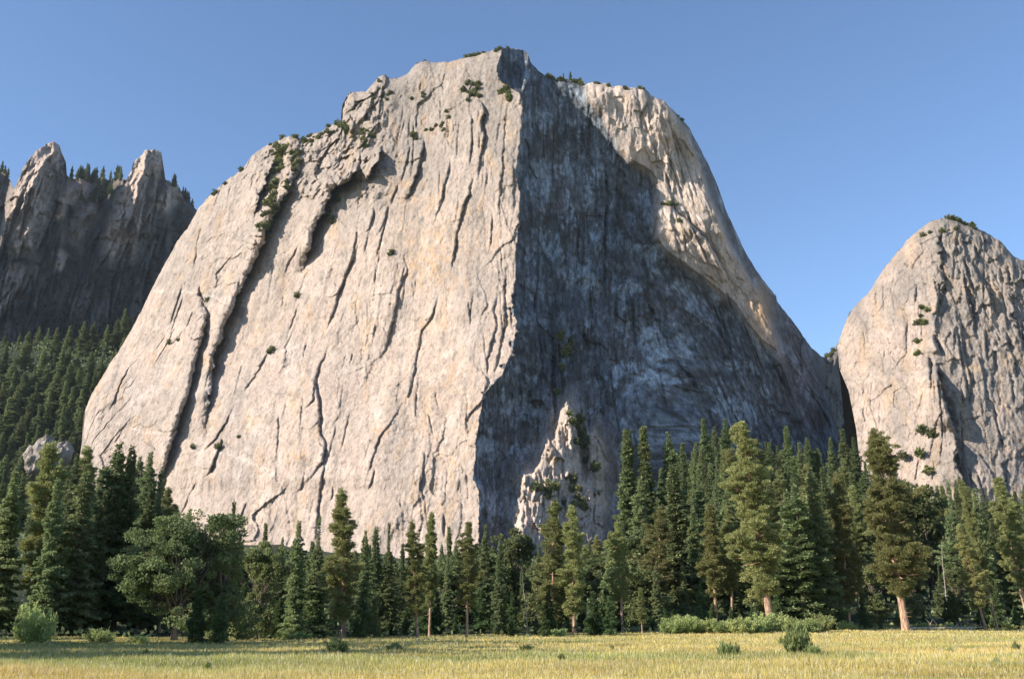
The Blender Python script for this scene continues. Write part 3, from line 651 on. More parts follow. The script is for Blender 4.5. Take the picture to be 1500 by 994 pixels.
def branch_set(r, H, cb, R, nb, prof, up0, up1):
    z = cb * H + (1 - cb) * H * (np.arange(nb) + r.uniform(0, 1, nb)) / nb; zz = (z / H - cb) / (1 - cb)
    lf = R * prof(zz) * r.uniform(0.5, 1.22, nb) * (0.86 + 0.22 * np.sin(zz * 19 + r.uniform(0, 6)))
    az = np.arange(nb) * 2.39996 + r.uniform(-.5, .5, nb)
    lob = 1 + 0.16 * np.sin(az + r.uniform(0, 6)) + 0.12 * np.sin(2 * az + zz * 7 + r.uniform(0, 6)); lf = lf * lob
    el = up0 + (up1 - up0) * zz + r.normal(0, .08, nb)
    return z, zz, np.maximum(lf, 0.25), az, el
def conifer(kind, seed, H=30.0, cb=0.1, R=4.0, nb=150, nk=16000, r0=0.45, bend=0.5, leaf=(0.55, 0.13)):
    r = RS(seed)
    if kind == 'fir':
        prof = lambda t: (1 - t) ** 0.82 * (0.55 + 0.45 * np.minimum(1, t * 8)) + 0.03; up0, up1 = -0.38, 0.35
    elif kind == 'cedar':
        prof = lambda t: np.sin(np.minimum(t * 1.05 + 0.22, 1) * math.pi) ** 0.7 * (1 - t * .35) + 0.05; up0, up1 = -0.25, 0.5
    else:
        prof = lambda t: (np.minimum(1, t * 3.2 + .35)) * (1 - t) ** 0.55 * 0.95 + 0.07; up0, up1 = -0.22, 0.75
    z, zz, ln, az, el = branch_set(r, H, cb, R, nb, prof, up0, up1)
    gapf = np.ones(nb)
    if kind == 'pine': gapf = (r.uniform(0, 1, nb) > 0.18).astype(float)
    limbs = []
    tm_bend = None
    dirs = np.stack([np.cos(az) * np.cos(el), np.sin(az) * np.cos(el), np.sin(el)], -1)
    zs_ = np.array([0, 0.015, 0.05, .12, .25, .4, .55, .7, .85, 1.0]) * H
    st = r.get_state()
    # trunk first without limbs to know its axis
    for i in range(nb):
        if (kind == 'pine' and r.uniform() < 0.8) or (kind != 'pine' and r.uniform() < 0.3): limbs.append(i)
    ax0 = np.stack([0 * z, 0 * z, z], -1)
    tips = ax0 + dirs * ln[:, None]
    lim = [(ax0[i], ax0[i] + dirs[i] * ln[i] * 0.85, max(0.03, 0.035 * ln[i] ** .8 * (r0 / .45))) for i in limbs]
    if kind == 'pine':   # dead stubs under the crown
        for _ in range(9):
            zz0 = r.uniform(cb * .35, cb + .1) * H; a0 = r.uniform(0, 6.28); l0 = r.uniform(.5, 2.4)
            lim.append((np.array([0, 0, zz0]), np.array([math.cos(a0) * l0, math.sin(a0) * l0, zz0 - r.uniform(-.2, .5)]), 0.06))
    tm, axis = trunk_mesh(kind + '_trunk', H, r0, 0.0 if bend == 0 else bend * 0.25, lim, M['bark_pine' if kind == 'pine' else 'bark_fir'], r)
    # foliage
    wgt = ln ** 1.15 * gapf; wgt = wgt / wgt.sum()
    bi = r.choice(nb, nk, p=wgt)
    if kind == 'pine':
        t = 1 - 0.62 * r.uniform(0, 1, nk) ** 1.1
        ncl = 5
        cl = r.randint(0, ncl, nk); tc_ = _hash(bi, cl, seed) * 0.6 + 0.42; la = (_hash(bi, cl, seed + 1) - .5) * 0.62 * ln[bi]; vz = (_hash(bi, cl, seed + 2) - .4) * 1.3
        side = np.stack([-np.sin(az[bi]), np.cos(az[bi]), 0 * az[bi]], -1)
        cen = ax0[bi] + dirs[bi] * (ln[bi] * tc_)[:, None] + side * la[:, None] + np.array([0, 0, 1.]) * vz[:, None]
        # clumps droop gently outwards
        cr = (0.33 + 0.26 * _hash(bi, cl, seed + 3)) * (0.7 + .14 * ln[bi])
        off = unit(r.normal(0, 1, (nk, 3))) * (r.uniform(0, 1, nk) ** .5)[:, None] * cr[:, None] * np.array([1.5, 1.5, 0.85])
        p = cen + off * 0.8
        d = unit(off + 0.6 * r.normal(0, 1, (nk, 3)) + np.array([0, 0, .35]) + dirs[bi] * .5)
        L = leaf[0] * r.uniform(.6, 1.2, nk); w = leaf[1] * r.uniform(.6, 1.2, nk)
        tint = np.clip(0.25 + 0.45 * _hash(bi, cl, seed + 5) + 0.35 * r.uniform(0, 1, nk), 0, 1)
        s = unit(np.cross(d, r.normal(0, 1, (nk, 3))))
    else:
        t = r.uniform(0.12, 1.0, nk) ** 0.75
        sgn = r.choice([-1, 1], nk)
        side = np.stack([-np.sin(az[bi]), np.cos(az[bi]), 0 * az[bi]], -1) * sgn[:, None]
        width = 0.30 * ln[bi] * np.sin(np.clip(t, 0, 1) * 2.6 + .35) * r.uniform(0, 1, nk)
        sag = -(0.16 if kind == 'fir' else 0.05) * (t * ln[bi]) ** 1.35 * 0.35
        p = ax0[bi] + dirs[bi] * (ln[bi] * t)[:, None] + side * width[:, None] + np.array([0, 0, 1.]) * (sag - 0.25 * width + r.normal(0, .13, nk))[:, None]
        d = unit(dirs[bi] * 0.8 + side * r.uniform(.2, 1.1, nk)[:, None] + 0.45 * r.normal(0, 1, (nk, 3)) + np.array([0, 0, -.28 if kind == 'fir' else .1]))
        L = leaf[0] * r.uniform(.55, 1.2, nk); w = leaf[1] * r.uniform(.7, 1.5, nk)
        s = unit(np.cross(d, unit(np.array([0, 0, 1.]) + 0.7 * r.normal(0, 1, (nk, 3)))))
        tint = np.clip(0.1 + 0.5 * t * r.uniform(.5, 1, nk) + 0.35 * _hash(bi, bi * 0, seed + 5), 0, 1)
    v, f = kites(p, d, s, L, w)
    me = raw_mesh(kind + '_crown', v, f, M['pine' if kind == 'pine' else 'fir'], {'tint': ('FLOAT', np.repeat(tint, 4))})
    return tm, me, H
def broadleaf(name, seed, H=15.0, W=6.5, ncl=150, per=130, mat_='oak', leaf=(0.30, 0.12), low=0.0):
    r = RS(seed)
    limbs = []
    cen = []
    lobes = [(r.uniform(-.62, .62) * W, r.uniform(-.62, .62) * W, r.uniform(.15, .85) * H, r.uniform(.20, .42)) for _ in range(18)]
    lobes.append((0, 0, .8 * H, .42))
    for i in range(ncl):
        lx, ly, lz, lr = lobes[r.randint(len(lobes))]
        d = unit(r.normal(0, 1, 3)); rad = r.uniform(.75, 1.05)
        c = np.array([lx, ly, lz]) + d * np.array([W * lr, W * lr, H * lr * 0.42]) * rad
        c[2] = np.clip(c[2], low * H + 0.4, H * .97); cen.append(c)
        if r.uniform() < 0.3: limbs.append((np.array([0, 0, r.uniform(.15, .5) * H]), c * np.array([.9, .9, 1]), 0.05 + .006 * H))
    cen = np.array(cen); cr = r.uniform(.55, 1.25, ncl) * (0.095 * W + .25)
    ci = np.repeat(np.arange(ncl), per); n = len(ci)
    dv = unit(r.normal(0, 1, (n, 3))); p = cen[ci] + dv * (cr[ci] * r.uniform(.35, 1, n) ** .6)[:, None] * np.array([1.25, 1.25, .7])
    d = unit(dv + 0.9 * r.normal(0, 1, (n, 3))); s = unit(np.cross(d, r.normal(0, 1, (n, 3))))
    v, f = kites(p, d, s, leaf[0] * r.uniform(.6, 1.3, n), leaf[1] * r.uniform(.7, 1.3, n))
    tint = np.clip(0.2 + .45 * _hash(ci, ci * 0, seed) + .35 * r.uniform(0, 1, n), 0, 1)
    me = raw_mesh(name + '_crown', v, f, M[mat_], {'tint': ('FLOAT', np.repeat(tint, 4))})
    tm, _ = trunk_mesh(name + '_trunk', H * .7, 0.026 * H, 0.3, limbs, M['bark_fir'], r)
    return tm, me, H
def shrub_mesh(name, seed, n, mat_, upright=0.3, leaf=(0.25, 0.07), R=1.0, Hh=1.0, stems=40):
    r = RS(seed)
    a = r.uniform(0, 6.283, stems); rr = R * r.uniform(0, 1, stems) ** .6; hh = Hh * (1 - .35 * (rr / R) ** 2) * r.uniform(.35, 1.15, stems)
    si = r.randint(0, stems, n); t = r.uniform(.05, 1, n) ** .7
    p = np.stack([rr[si] * np.cos(a[si]) * (.35 + .65 * t), rr[si] * np.sin(a[si]) * (.35 + .65 * t), hh[si] * t], -1) + r.normal(0, .07 * R, (n, 3)) * np.array([1, 1, .6])
    p[:, 2] = np.maximum(p[:, 2], 0)
    d = unit(r.normal(0, 1, (n, 3)) * (1 - upright) + np.array([0, 0, 1.]) * upright * 1.6); s = unit(np.cross(d, r.normal(0, 1, (n, 3))))
    v, f = kites(p, d, s, leaf[0] * r.uniform(.6, 1.3, n), leaf[1] * r.uniform(.6, 1.3, n))
    tint = np.clip(.15 + .5 * t * r.uniform(.5, 1, n) + .35 * _hash(si, si * 0, seed), 0, 1)
    me = raw_mesh(name, v, f, M[mat_], {'tint': ('FLOAT', np.repeat(tint, 4))})
    return me

PROTO = {}
PROTO['fir'] = [conifer('fir', 10 + i, cb=cb, R=R, nb=nb, nk=26000, leaf=(0.50, 0.11)) for i, (cb, R, nb) in enumerate([(.06, 4.0, 210), (.05, 4.6, 190), (.10, 3.5, 210), (.08, 4.2, 170), (.04, 5.0, 230)])]
PROTO['narrow'] = [conifer('fir', 30 + i, cb=.08, R=R, nb=200, nk=20000, leaf=(0.50, 0.11)) for i, R in enumerate([2.6, 3.0, 2.3])]
PROTO['cedar'] = [conifer('cedar', 40 + i, cb=.04, R=R, nb=200, nk=26000, leaf=(0.48, 0.12)) for i, R in enumerate([4.4, 5.2])]
PROTO['pine'] = [conifer('pine', 50 + i, cb=cb, R=R, nb=nb, nk=44000, r0=.40, bend=1.0, leaf=(0.44, 0.075)) for i, (cb, R, nb) in enumerate([(.22, 4.2, 110), (.30, 4.6, 95), (.16, 3.9, 130), (.26, 3.4, 110), (.12, 4.6, 130)])]
PROTO['giant'] = [conifer('pine', 70 + i, H=38, cb=.18, R=6.2, nb=230, nk=120000, r0=.72, bend=0.8, leaf=(0.44, 0.075)) for i in range(2)]
PROTO['oak'] = [broadleaf('oak', 60, 15, 6.4, 260, 150, leaf=(.26, .10)), broadleaf('oak', 61, 15, 5.6, 230, 140, leaf=(.26, .10))]
PROTO['round'] = [broadleaf('oak', 63, 16, 5.2, 130, 110, leaf=(0.42, .16)), broadleaf('oak', 64, 13, 5.6, 130, 110, leaf=(0.42, .16))]
PROTO['young'] = []
for i in range(3):
    tm, me, H = conifer('fir', 80 + i, H=8, cb=.02, R=1.9, nb=110, nk=9000, r0=.12, leaf=(0.26, 0.05)); me.materials.clear(); me.materials.append(M['young']); PROTO['young'].append((tm, me, H))
SHR = dict(willow=[shrub_mesh('willow_leaves', 90 + i, 3600, 'willow', .45, (.22, .05), 1.6, 1.5) for i in range(3)],
           sage=[shrub_mesh('sage_leaves', 95 + i, 2600, 'sage', .75, (.30, .035), .9, 1.5, 60) for i in range(3)],
           scrub=[shrub_mesh('scrub_leaves', 100 + i, 420, 'scrub', .2, (.50, .20), 1.25, 2.5, 16) for i in range(4)])
def snag_mesh(seed, H=24, r0=.3, nb=16, long=3.0):
    r = RS(seed); lim = []
    for _ in range(nb):
        z0 = r.uniform(.2, .95) * H; a0 = r.uniform(0, 6.28); l0 = r.uniform(.3, 1) * long * (1.1 - z0 / H)
        lim.append((np.array([0, 0, z0]), np.array([math.cos(a0) * l0, math.sin(a0) * l0, z0 + r.uniform(-.3, .7) * l0]), .07))
    return trunk_mesh('snag_trunk', H, r0, 1.0, lim, M['bark_dead'], r)[0]
SNAGS = [snag_mesh(110), snag_mesh(111, nb=26, long=4.0)]

NT = 0
def put_tree(kind, X, Y, Z, h, wf=1.0, lean=(0, 0), label=None, group=None, name=None, var=None, seed=0):
    global NT; NT += 1
    r = random.Random(NT * 77 + seed)
    nm = {'fir': 'fir_tree', 'narrow': 'fir_tree', 'cedar': 'cedar_tree', 'pine': 'pine_tree', 'giant': 'pine_tree', 'oak': 'oak_tree', 'round': 'oak_tree', 'young': 'young_conifer', 'snag': 'dead_tree'}[kind]
    if Y > 900: nm = 'conifer'
    root = bpy.data.objects.new(name or nm, None); C.objects.link(root); root.empty_display_size = .5
    root.location = (X, Y, Z); root.rotation_euler = (lean[1], lean[0], r.uniform(0, 6.283) if not (lean[0] or lean[1]) else 0)
    if not (lean[0] or lean[1]): root.rotation_euler[0] = r.gauss(0, .022)
    tag(root, label, {'conifer': 'conifer', 'fir_tree': 'fir tree', 'cedar_tree': 'cedar tree', 'pine_tree': 'pine tree', 'oak_tree': 'oak tree', 'young_conifer': 'young tree', 'dead_tree': 'dead tree'}[nm], group)
    if kind == 'snag':
        o = link('trunk', SNAGS[(var or 0) % 2], root); s = h / 24; o.scale = (s * wf, s * wf, s); return root
    ps = PROTO[kind]; tm, cm, H = ps[(var if var is not None else r.randrange(len(ps))) % len(ps)]
    s = h / H
    rz = r.uniform(0, 6.283)
    for n_, d_ in (('trunk', tm), ('crown', cm)):
        o = link(n_, d_, root); k = wf; o.scale = (s * k, s * k, s); o.rotation_euler = (0, 0, rz)
    return root
def tree_px(kind, ut, vt, Y, wf=1.0, ub=None, **k):
    """a tree whose top shows at (ut, vt), standing Y metres away on the ground there"""
    X, Zt = at(ut, vt, Y); Xb = X
    if ub is not None: Xb, _ = at(ub, 925, Y)
    Zg = float(ground(Xb, Y)); h = float(Zt) - Zg
    return put_tree(kind, float(Xb), Y, Zg - .1, h, wf, (math.atan((float(X) - float(Xb)) / h), 0) if ub is not None else (0, 0), **k)
def tree_h(kind, ut, vt, h, wf=1.0, y0=300, y1=640, **k):
    """same, but by height: finds the distance at which a tree this tall reaches that point"""
    Ys = np.linspace(y0, y1, 400); X, Zt = at(ut, vt, Ys); d = Zt - ground(X, Ys) - h
    c_ = np.nonzero(np.sign(d[:-1]) != np.sign(d[1:]))[0]; i = np.argmin(np.abs(d))
    if abs(d[i]) > 4: print('TREE MISS', kind, round(ut), round(vt), round(float(Ys[i])), round(float(d[i] + h)))
    return put_tree(kind, float(X[i]), float(Ys[i]), float(ground(X[i], Ys[i])) - .3, float(Zt[i] - ground(X[i], Ys[i])), wf, **k)

HEROES = [  # kind, u_top, v_top, Y, width factor, u_base, variant, label
    ('giant', 1086, 624, 170, 1.0, 1130, 0, 'giant orange trunked pine leaning in front of pale willow bushes'),
    ('giant', 1281, 633, 172, 1.0, 1328, 1, 'giant pine with leaning red trunk and bare lower branches at meadow edge'),
    ('pine', 500, 722, 128, 1.05, 503, 2, 'tall pine with pale trunk standing out against the sunlit cliff base'),
    ('pine', 604, 766, 130, .95, 612, 0, 'slim pine with clear trunk beside the thinner leaning pine'),
    ('pine', 632, 754, 138, .75, 629, 3, 'thin high crowned pine second of the clear trunked pair'),
    ('pine', 686, 768, 132, .9, 684, 1, 'pine with pale lower trunk alone at the meadow edge'),
    ('fir', 438, 762, 135, .9, None, 0, 'dark pointed fir next to the broad fir by the tall pale pine'),
    ('cedar', 468, 756, 140, .9, None, 1, 'broad bluish fir touching the tall pale trunked pine'),
    ('fir', 392, 765, 145, .7, None, 2, 'narrow dark fir just right of the big oaks'),
    ('fir', 412, 786, 140, .7, None, 3, 'shorter dark fir wedged right of the narrow one near the oaks'),
    ('narrow', 342, 734, 160, .7, None, 0, 'small pointed fir tip poking up behind the big oaks'),
    ('oak', 272, 742, 116, 1.08, None, 0, 'big rounded oak with sunlit left side facing the meadow'),
    ('oak', 338, 750, 120, .9, None, 1, 'darker rounded oak crowded behind the two young conifers'),
    ('round', 385, 790, 128, .8, None, 0, 'deeply shaded oak at the dark end of the oak clump'),
    ('young', 292, 862, 105, 1.3, None, 0, 'young light green conifer with thin trunk before the big oak'),
    ('young', 326, 868, 104, 1.3, None, 1, 'young bushy conifer right of its thin trunked twin by the oaks'),
    ('fir', 536, 776, 145, .75, None, 1, 'fir with open tip right of the tall pale trunked pine'),
    ('narrow', 553, 770, 150, .9, None, 1, 'narrow fir between two broader firs at the cliff foot'),
    ('cedar', 571, 765, 150, .75, None, 0, 'bushy dark fir with drooping foliage left of the clear trunked pines'),
    ('round', 550, 868, 128, .55, None, 1, 'low green oak thicket under the firs at the meadow edge'),
    ('young', 527, 890, 122, 1.5, None, 2, 'small bright green conifer beside the tall pale pine trunk'),
    ('narrow', 660, 770, 190, .8, None, 2, 'thin dark fir between the clear trunked pines'),
    ('fir', 709, 768, 160, .8, None, 3, 'dense fir immediately right of the lone clear trunked pine'),
    ('fir', 731, 790, 150, .7, None, 0, 'short dark fir below the shaded corner of the cliff'),
    ('round', 756, 772, 185, .8, None, 0, 'rounded grey green oak below the shaded cliff corner'),
    ('pine', 812, 738, 160, 1.1, 808, 4, 'dense pine, first of the pair under the lit buttress'),
    ('pine', 838, 745, 158, 1.0, 842, 2, 'broad pine, second of the pair under the lit buttress'),
    ('pine', 905, 768, 165, .9, 912, 1, 'pine with long orange trunk showing among dark firs'),
    ('pine', 938, 862, 152, 1.2, 941, 3, 'small pine with bright bare orange trunk at the meadow edge'),
    ('young', 872, 866, 148, 1.5, None, 0, 'grey green young pine, first of two left of the bare trunked one'),
    ('young', 892, 872, 147, 1.2, None, 1, 'slimmer young pine beside the grey green one at meadow edge'),
    ('fir', 935, 700, 240, 1.0, None, 1, 'tall sunlit silver green fir in front of the shaded wall'),
    ('pine', 968, 742, 185, 1.15, 962, 4, 'dense olive pine below the tall silver green fir'),
    ('fir', 1010, 742, 190, .8, None, 2, 'dark fir left of the giant pine with visible gaps'),
    ('pine', 1040, 742, 180, 1.0, 1050, 3, 'olive pine with pale trunk just left of the giant pine'),
    ('pine', 1068, 745, 183, .8, 1073, 1, 'slender pine tucked beside the giant leaning pine'),
    ('cedar', 1160, 668, 185, 1.25, None, 0, 'broad dark tree with twin trunks right of the giant pine'),
    ('fir', 1192, 690, 188, 1.0, None, 4, 'very dark dense fir crowded against the broad dark tree'),
    ('pine', 1228, 700, 190, .9, 1245, 2, 'pine with long slanting bare trunk between the two giants'),
    ('pine', 1240, 740, 195, .7, 1262, 3, 'thin slanting pine close left of the second giant'),
    ('round', 1346, 700, 260, .9, None, 1, 'dark round topped tree right of the second giant pine'),
    ('pine', 1408, 705, 190, .55, 1462, 3, 'very tall thin pine leaning over at the far meadow edge'),
    ('pine', 1405, 770, 186, .9, 1445, 0, 'leaning pine with red trunk and bleached dead branches'),
    ('pine', 1462, 705, 196, .9, 1510, 1, 'leaning grey trunked pine at the rightmost edge of the forest'),
    ('fir', 1432, 715, 230, .9, None, 0, 'fir with even cone shape behind the leaning thin pine'),
    ('cedar', 1384, 706, 240, .8, None, 1, 'grey green fir behind the bleached branches'),
    ('pine', 72, 655, 142, 1.15, 58, 2, 'tall dense pine with white streaked trunk in the shadowed forest'),
    ('fir', 174, 648, 146, 1.1, None, 1, 'tall fir reaching up against the lower left of the sunlit cliff'),
    ('narrow', 194, 652, 148, .8, None, 1, 'thin sparse fir with dark open tip beside the taller fir'),
    ('fir', 128, 690, 140, 1.1, None, 4, 'broad dark fir between the white streaked pine and the tall fir'),
    ('fir', 24, 690, 138, 1.1, None, 0, 'dark fir low in the shadowed corner of the forest'),
    ('cedar', 238, 690, 150, .9, None, 0, 'bluish fir above the big oak at the foot of the dark crack'),
    ('narrow', 222, 712, 145, 1.1, None, 0, 'dark fir spire just left of the bluish one above the oak'),
    ('young', 798, 893, 140, 1.4, None, 2, 'small cone shaped conifer alone on the meadow edge'),
    ('young', 748, 906, 138, 1.4, None, 0, 'tiny rounded conifer left of the cone shaped one'),
    ('snag', 766, 836, 150, 1.0, 772, 1, 'bleached dead tree with curved branches among the oaks'),
    ('snag', 1380, 790, 205, 1.0, 1388, 1, 'dead tree with bare bleached branches behind the red trunked pine'),
]
for kind, ut, vt, Y, wf, ub, var, lab in HEROES:
    wf *= {'giant': 1.05, 'pine': 1.15, 'fir': 1.25, 'cedar': 1.2, 'narrow': 1.4, 'snag': .7}.get(kind, 1)
    tree_px(kind, ut, vt, Y, wf, ub, label=lab, var=var)

# skyline of the forest (photo pixels) limits how high filler trees reach
SKY_U = [-60, 0, 60, 130, 185, 196, 215, 240, 290, 345, 400, 440, 480, 560, 640, 700, 760, 800, 860, 895, 920, 935, 985, 1045, 1065, 1110, 1140, 1170, 1210, 1250, 1300, 1340, 1400, 1450, 1560]
SKY_V = [480, 490, 478, 470, 458, 470, 640, 700, 760, 790, 790, 775, 800, 790, 790, 790, 800, 790, 790, 770, 745, 700, 672, 620, 618, 640, 645, 640, 642, 660, 690, 705, 708, 712, 705]
SKYLINE = [  # kind, u, v, height, label: treetops that stand out on the slopes
    ('narrow', 918, 628, 30, 'dark fir spire, first of the shaded row before the blue wall'),
    ('narrow', 945, 624, 32, 'dark fir spire, second of the shaded row before the blue wall'),
    ('fir', 976, 634, 30, 'dark fir, third of the shaded row before the blue wall'),
    ('narrow', 1000, 648, 28, 'short dark fir, fourth of the shaded row before the blue wall'),
    ('narrow', 1033, 612, 34, 'tall black green fir left of the twin sunlit firs on the slope'),
    ('fir', 1046, 624, 30, 'sunlit fir, lower left one of the twins above the forest slope'),
    ('fir', 1061, 612, 32, 'sunlit fir, upper one of the twins above the forest slope'),
    ('fir', 987, 674, 30, 'silver green fir tip beside the row of shaded firs'),
    ('fir', 1014, 660, 30, 'pointed sunlit fir between shaded row and giant pine'),
    ('fir', 1138, 652, 30, 'sunlit fir top right of the giant pine crown'),
    ('narrow', 1155, 622, 36, 'slim tall fir standing against the pale patch of low cliff'),
    ('fir', 1182, 640, 32, 'fir covering the pale patch at the foot of the wall'),
    ('narrow', 1198, 655, 30, 'narrow fir right of the pale patch of low cliff'),
    ('fir', 1216, 640, 34, 'fir at the mouth of the dark notch'),
    ('narrow', 1236, 628, 36, 'slim fir directly under the dark notch'),
    ('fir', 1250, 640, 34, 'fir where the notch meets the right dome'),
    ('fir', 1306, 668, 32, 'fir rising right of the second giant pine crown'),
    ('fir', 1400, 702, 28, 'fir top against the base of the right dome'),
    ('fir', 125, 470, 56, 'topmost fir on the steep slope below the shaded spires'),
    ('narrow', 136, 476, 56, 'narrow fir beside the topmost one on the steep slope'),
    ('fir', 184, 452, 44, 'fir touching the skyline edge of the sunlit cliff'),
    ('fir', 192, 462, 36, 'small fir right against the slanting cliff edge'),
    ('fir', 58, 478, 56, 'pointed fir in the row halfway along the steep slope'),
    ('fir', 84, 480, 56, 'separate fir with wide skirt high on the steep slope'),
    ('fir', 42, 486, 56, 'dark fir left of the pointed one high on the steep slope'),
    ('fir', 102, 508, 56, 'silvery fir below the topmost firs of the steep slope'),
    ('narrow', 10, 500, 56, 'narrow fir at the leftmost top of the steep slope'),
]
for kind, u, v, h, lab in SKYLINE: tree_h(kind, u, v, h, 1.7 if u < 200 else (1.6 if kind == 'narrow' else 1.25), *((1150, 1560) if u < 200 else (300, 640)), label=lab)

rr = random.Random(5)
ZONES = [  # u range, v range of tops, number, height range, kinds, label, group
    ((-30, 190), (495, 640), 92, (44, 66), ['fir', 'fir', 'narrow', 'cedar'], 'green fir packed on the steep slope below the shaded spires', 'firs on the steep slope'),
    ((-40, 230), (650, 760), 20, (24, 36), ['fir', 'cedar', 'pine', 'fir'], 'dark fir deep in the shadowed forest corner', 'trees in the shadowed corner'),
    ((110, 310), (670, 760), 16, (26, 38), ['fir', 'pine', 'cedar', 'fir'], 'conifer covering the lower left foot of the cliff', 'conifers at the left cliff foot'),
    ((240, 480), (775, 830), 22, (16, 26), ['fir', 'cedar', 'round'], 'dark tree behind the oaks at the cliff foot', 'trees behind the oaks'),
    ((480, 790), (785, 850), 48, (15, 26), ['fir', 'narrow', 'cedar', 'round', 'pine'], 'green tree filling the forest edge below the sunlit cliff', 'trees below the sunlit cliff'),
    ((780, 930), (775, 860), 32, (18, 30), ['fir', 'round', 'pine', 'cedar'], 'green tree below the lit buttress', 'trees below the buttress'),
    ((900, 1100), (665, 800), 40, (24, 34), ['fir', 'fir', 'pine', 'cedar', 'narrow'], 'sunlit conifer packed on the slope before the shaded wall', 'conifers before the shaded wall'),
    ((1090, 1270), (660, 800), 40, (24, 34), ['fir', 'fir', 'pine', 'narrow'], 'conifer between the giant pines on the slope', 'conifers between the giants'),
    ((1260, 1540), (705, 810), 44, (22, 32), ['fir', 'fir', 'pine', 'cedar'], 'conifer packed below the right dome', 'conifers below the dome'),
]
placed = []
for (u0, u1), (v0, v1), n, (h0, h1), kinds, lab, grp in ZONES:
    k = 0; tries = 0; far = 'steep' in lab; sp = 1.0
    while k < n and tries < 9000:
        tries += 1; sp = max(.35, 1 - tries / 6000)
        u = rr.uniform(u0, u1); h = rr.uniform(h0, h1); kd = rr.choice(kinds)
        if kd == 'round': h *= .6
        x_ = (u - 750) / F
        if far: Y = rr.uniform(1190, 1540)
        else: Y = float(edge_y(x_ * 180)) + 22 + rr.random() ** 1.1 * 400
        X = x_ * Y * 1.05; zg = float(ground(X, Y)); pu, pv = proj(X, Y, zg + h); sk = np.interp(pu, SKY_U, SKY_V) + 4
        if not far and pu < 236: sk = max(sk, 655 + 25 * rr.random())
        if pv < sk:
            h2 = h - (sk - pv) / F * Y * 1.1
            if h2 < h0 * .62: continue
            h = h2; pu, pv = proj(X, Y, zg + h)
        if any(abs(pu - a) < 13 * sp * (1.5 if Y < 300 else 1) and abs(pv - b_) < 26 * sp for a, b_ in placed): continue
        placed.append((pu, pv)); put_tree(kd, float(X), Y, zg - .3, float(h), rr.uniform(1.15, 1.75) * (1.25 if far else 1), label=lab, group=grp); k += 1
    print('ZONE', lab, k, n)
# a dense second rank right behind the meadow edge
for i in range(34):
    u = -20 + i * 46 + rr.uniform(-14, 14); Y = float(edge_y((u - 750) / F * 170)) + rr.uniform(14, 40)
    sk = np.interp(u, SKY_U, SKY_V); v = max(sk + 25, rr.uniform(800, 850) if u > 240 else rr.uniform(700, 780))
    tree_px(rr.choice(['fir', 'cedar', 'fir', 'round']), u, v, Y, rr.uniform(.9, 1.25), label='dark understorey tree in the rank behind the meadow edge', group='rank behind the meadow edge')
for i in range(46):
    u = 380 + i * 25 + rr.uniform(-10, 10); x_ = (u - 750) / F; Y = float(edge_y(x_ * 170)) + rr.uniform(3, 16); X = x_ * Y * 1.04
    put_tree('young', X, Y, float(ground(X, Y)) - .1, rr.uniform(2.5, 7.5), rr.uniform(.9, 1.5), label='young conifer among the saplings along the forest foot', group='saplings along the forest foot')
# trees outside the picture on the left that shade the meadow
for (x, y, h, w) in [(-52, 56, 34, 1.2), (-55, 62, 33, 1.3), (-54, 69, 34, 1.2), (-58, 76, 35, 1.3), (-62, 84, 36, 1.3), (-66, 92, 36, 1.3), (-45, 42, 28, 1.2), (-49, 46, 29, 1.3), (-66, 58, 36, 1.4), (-68, 68, 38, 1.4), (-72, 78, 38, 1.4), (-58, 40, 30, 1.2), (-84, 100, 36, 1.4), (-96, 112, 36, 1.4)]:
    put_tree('fir', x, y, float(ground(x, y)), h, w, label='tall fir beyond the left side whose shadow crosses the meadow', group='trees shading the meadow')

# ================================================================== SHRUBS
def put_shrub(kind, u, v, Y, s, hs=1.0, label=None, group=None, var=0, name=None):
    X, _ = at(u, v, Y); o = link(name or {'willow': 'willow_bush', 'sage': 'meadow_bush', 'scrub': 'scrub_bush'}[kind], SHR[kind][var % len(SHR[kind])])
    o.location = (float(X), Y, float(ground(X, Y)) - .05); o.scale = (s, s, s * hs); o.rotation_euler = (0, 0, rr.uniform(0, 6.28))
    tag(o, label, 'bush', group); return o
for i, u in enumerate([985, 1002, 1018, 1036, 1052, 1070, 1088, 1102, 1118, 1146, 1164, 1182, 1200]):
    put_shrub('willow', u, 918, 150 + rr.uniform(-4, 6), rr.uniform(1.2, 1.6), rr.uniform(.8, 1.15), 'pale yellow green willow bush in the thicket behind the giant pine', 'willow thicket', i)
put_shrub('sage', 1168, 945, 55, .95, 1.1, 'tall green bush standing alone in the meadow before the giant pines', None, 0)
put_shrub('sage', 1190, 950, 54, .5, .8, 'low green bush at the foot of the tall meadow bush', None, 1)
put_shrub('sage', 1062, 952, 52, .5, 1.1, 'twiggy green weed clump left of the tall meadow bush', None, 1)
put_shrub('sage', 1078, 950, 53, .28, 1.6, 'single upright green weed beside the twiggy clump', None, 2)
put_shrub('sage', 492, 955, 58, .85, .6, 'low spreading green bush below the tall pale trunked pine', None, 2)
put_shrub('sage', 578, 950, 62, .6, .6, 'rounded green meadow bush below the firs', None, 0)
put_shrub('sage', 772, 948, 66, .6, .5, 'small dull green bush in mid meadow', None, 1)
put_shrub('willow', 52, 905, 104, 1.3, 1.9, 'sunlit pale green bush in the dark forest corner', None, 0)
for i, (u, Y) in enumerate([(148, 108), (205, 100), (420, 128), (445, 126), (820, 142), (1390, 190), (1350, 186), (1480, 196), (1240, 178)]):
    put_shrub('willow', u, 920, Y, rr.uniform(.7, 1.1), .9, 'small light green bush scattered along the foot of the forest', 'bushes at the forest foot', i)
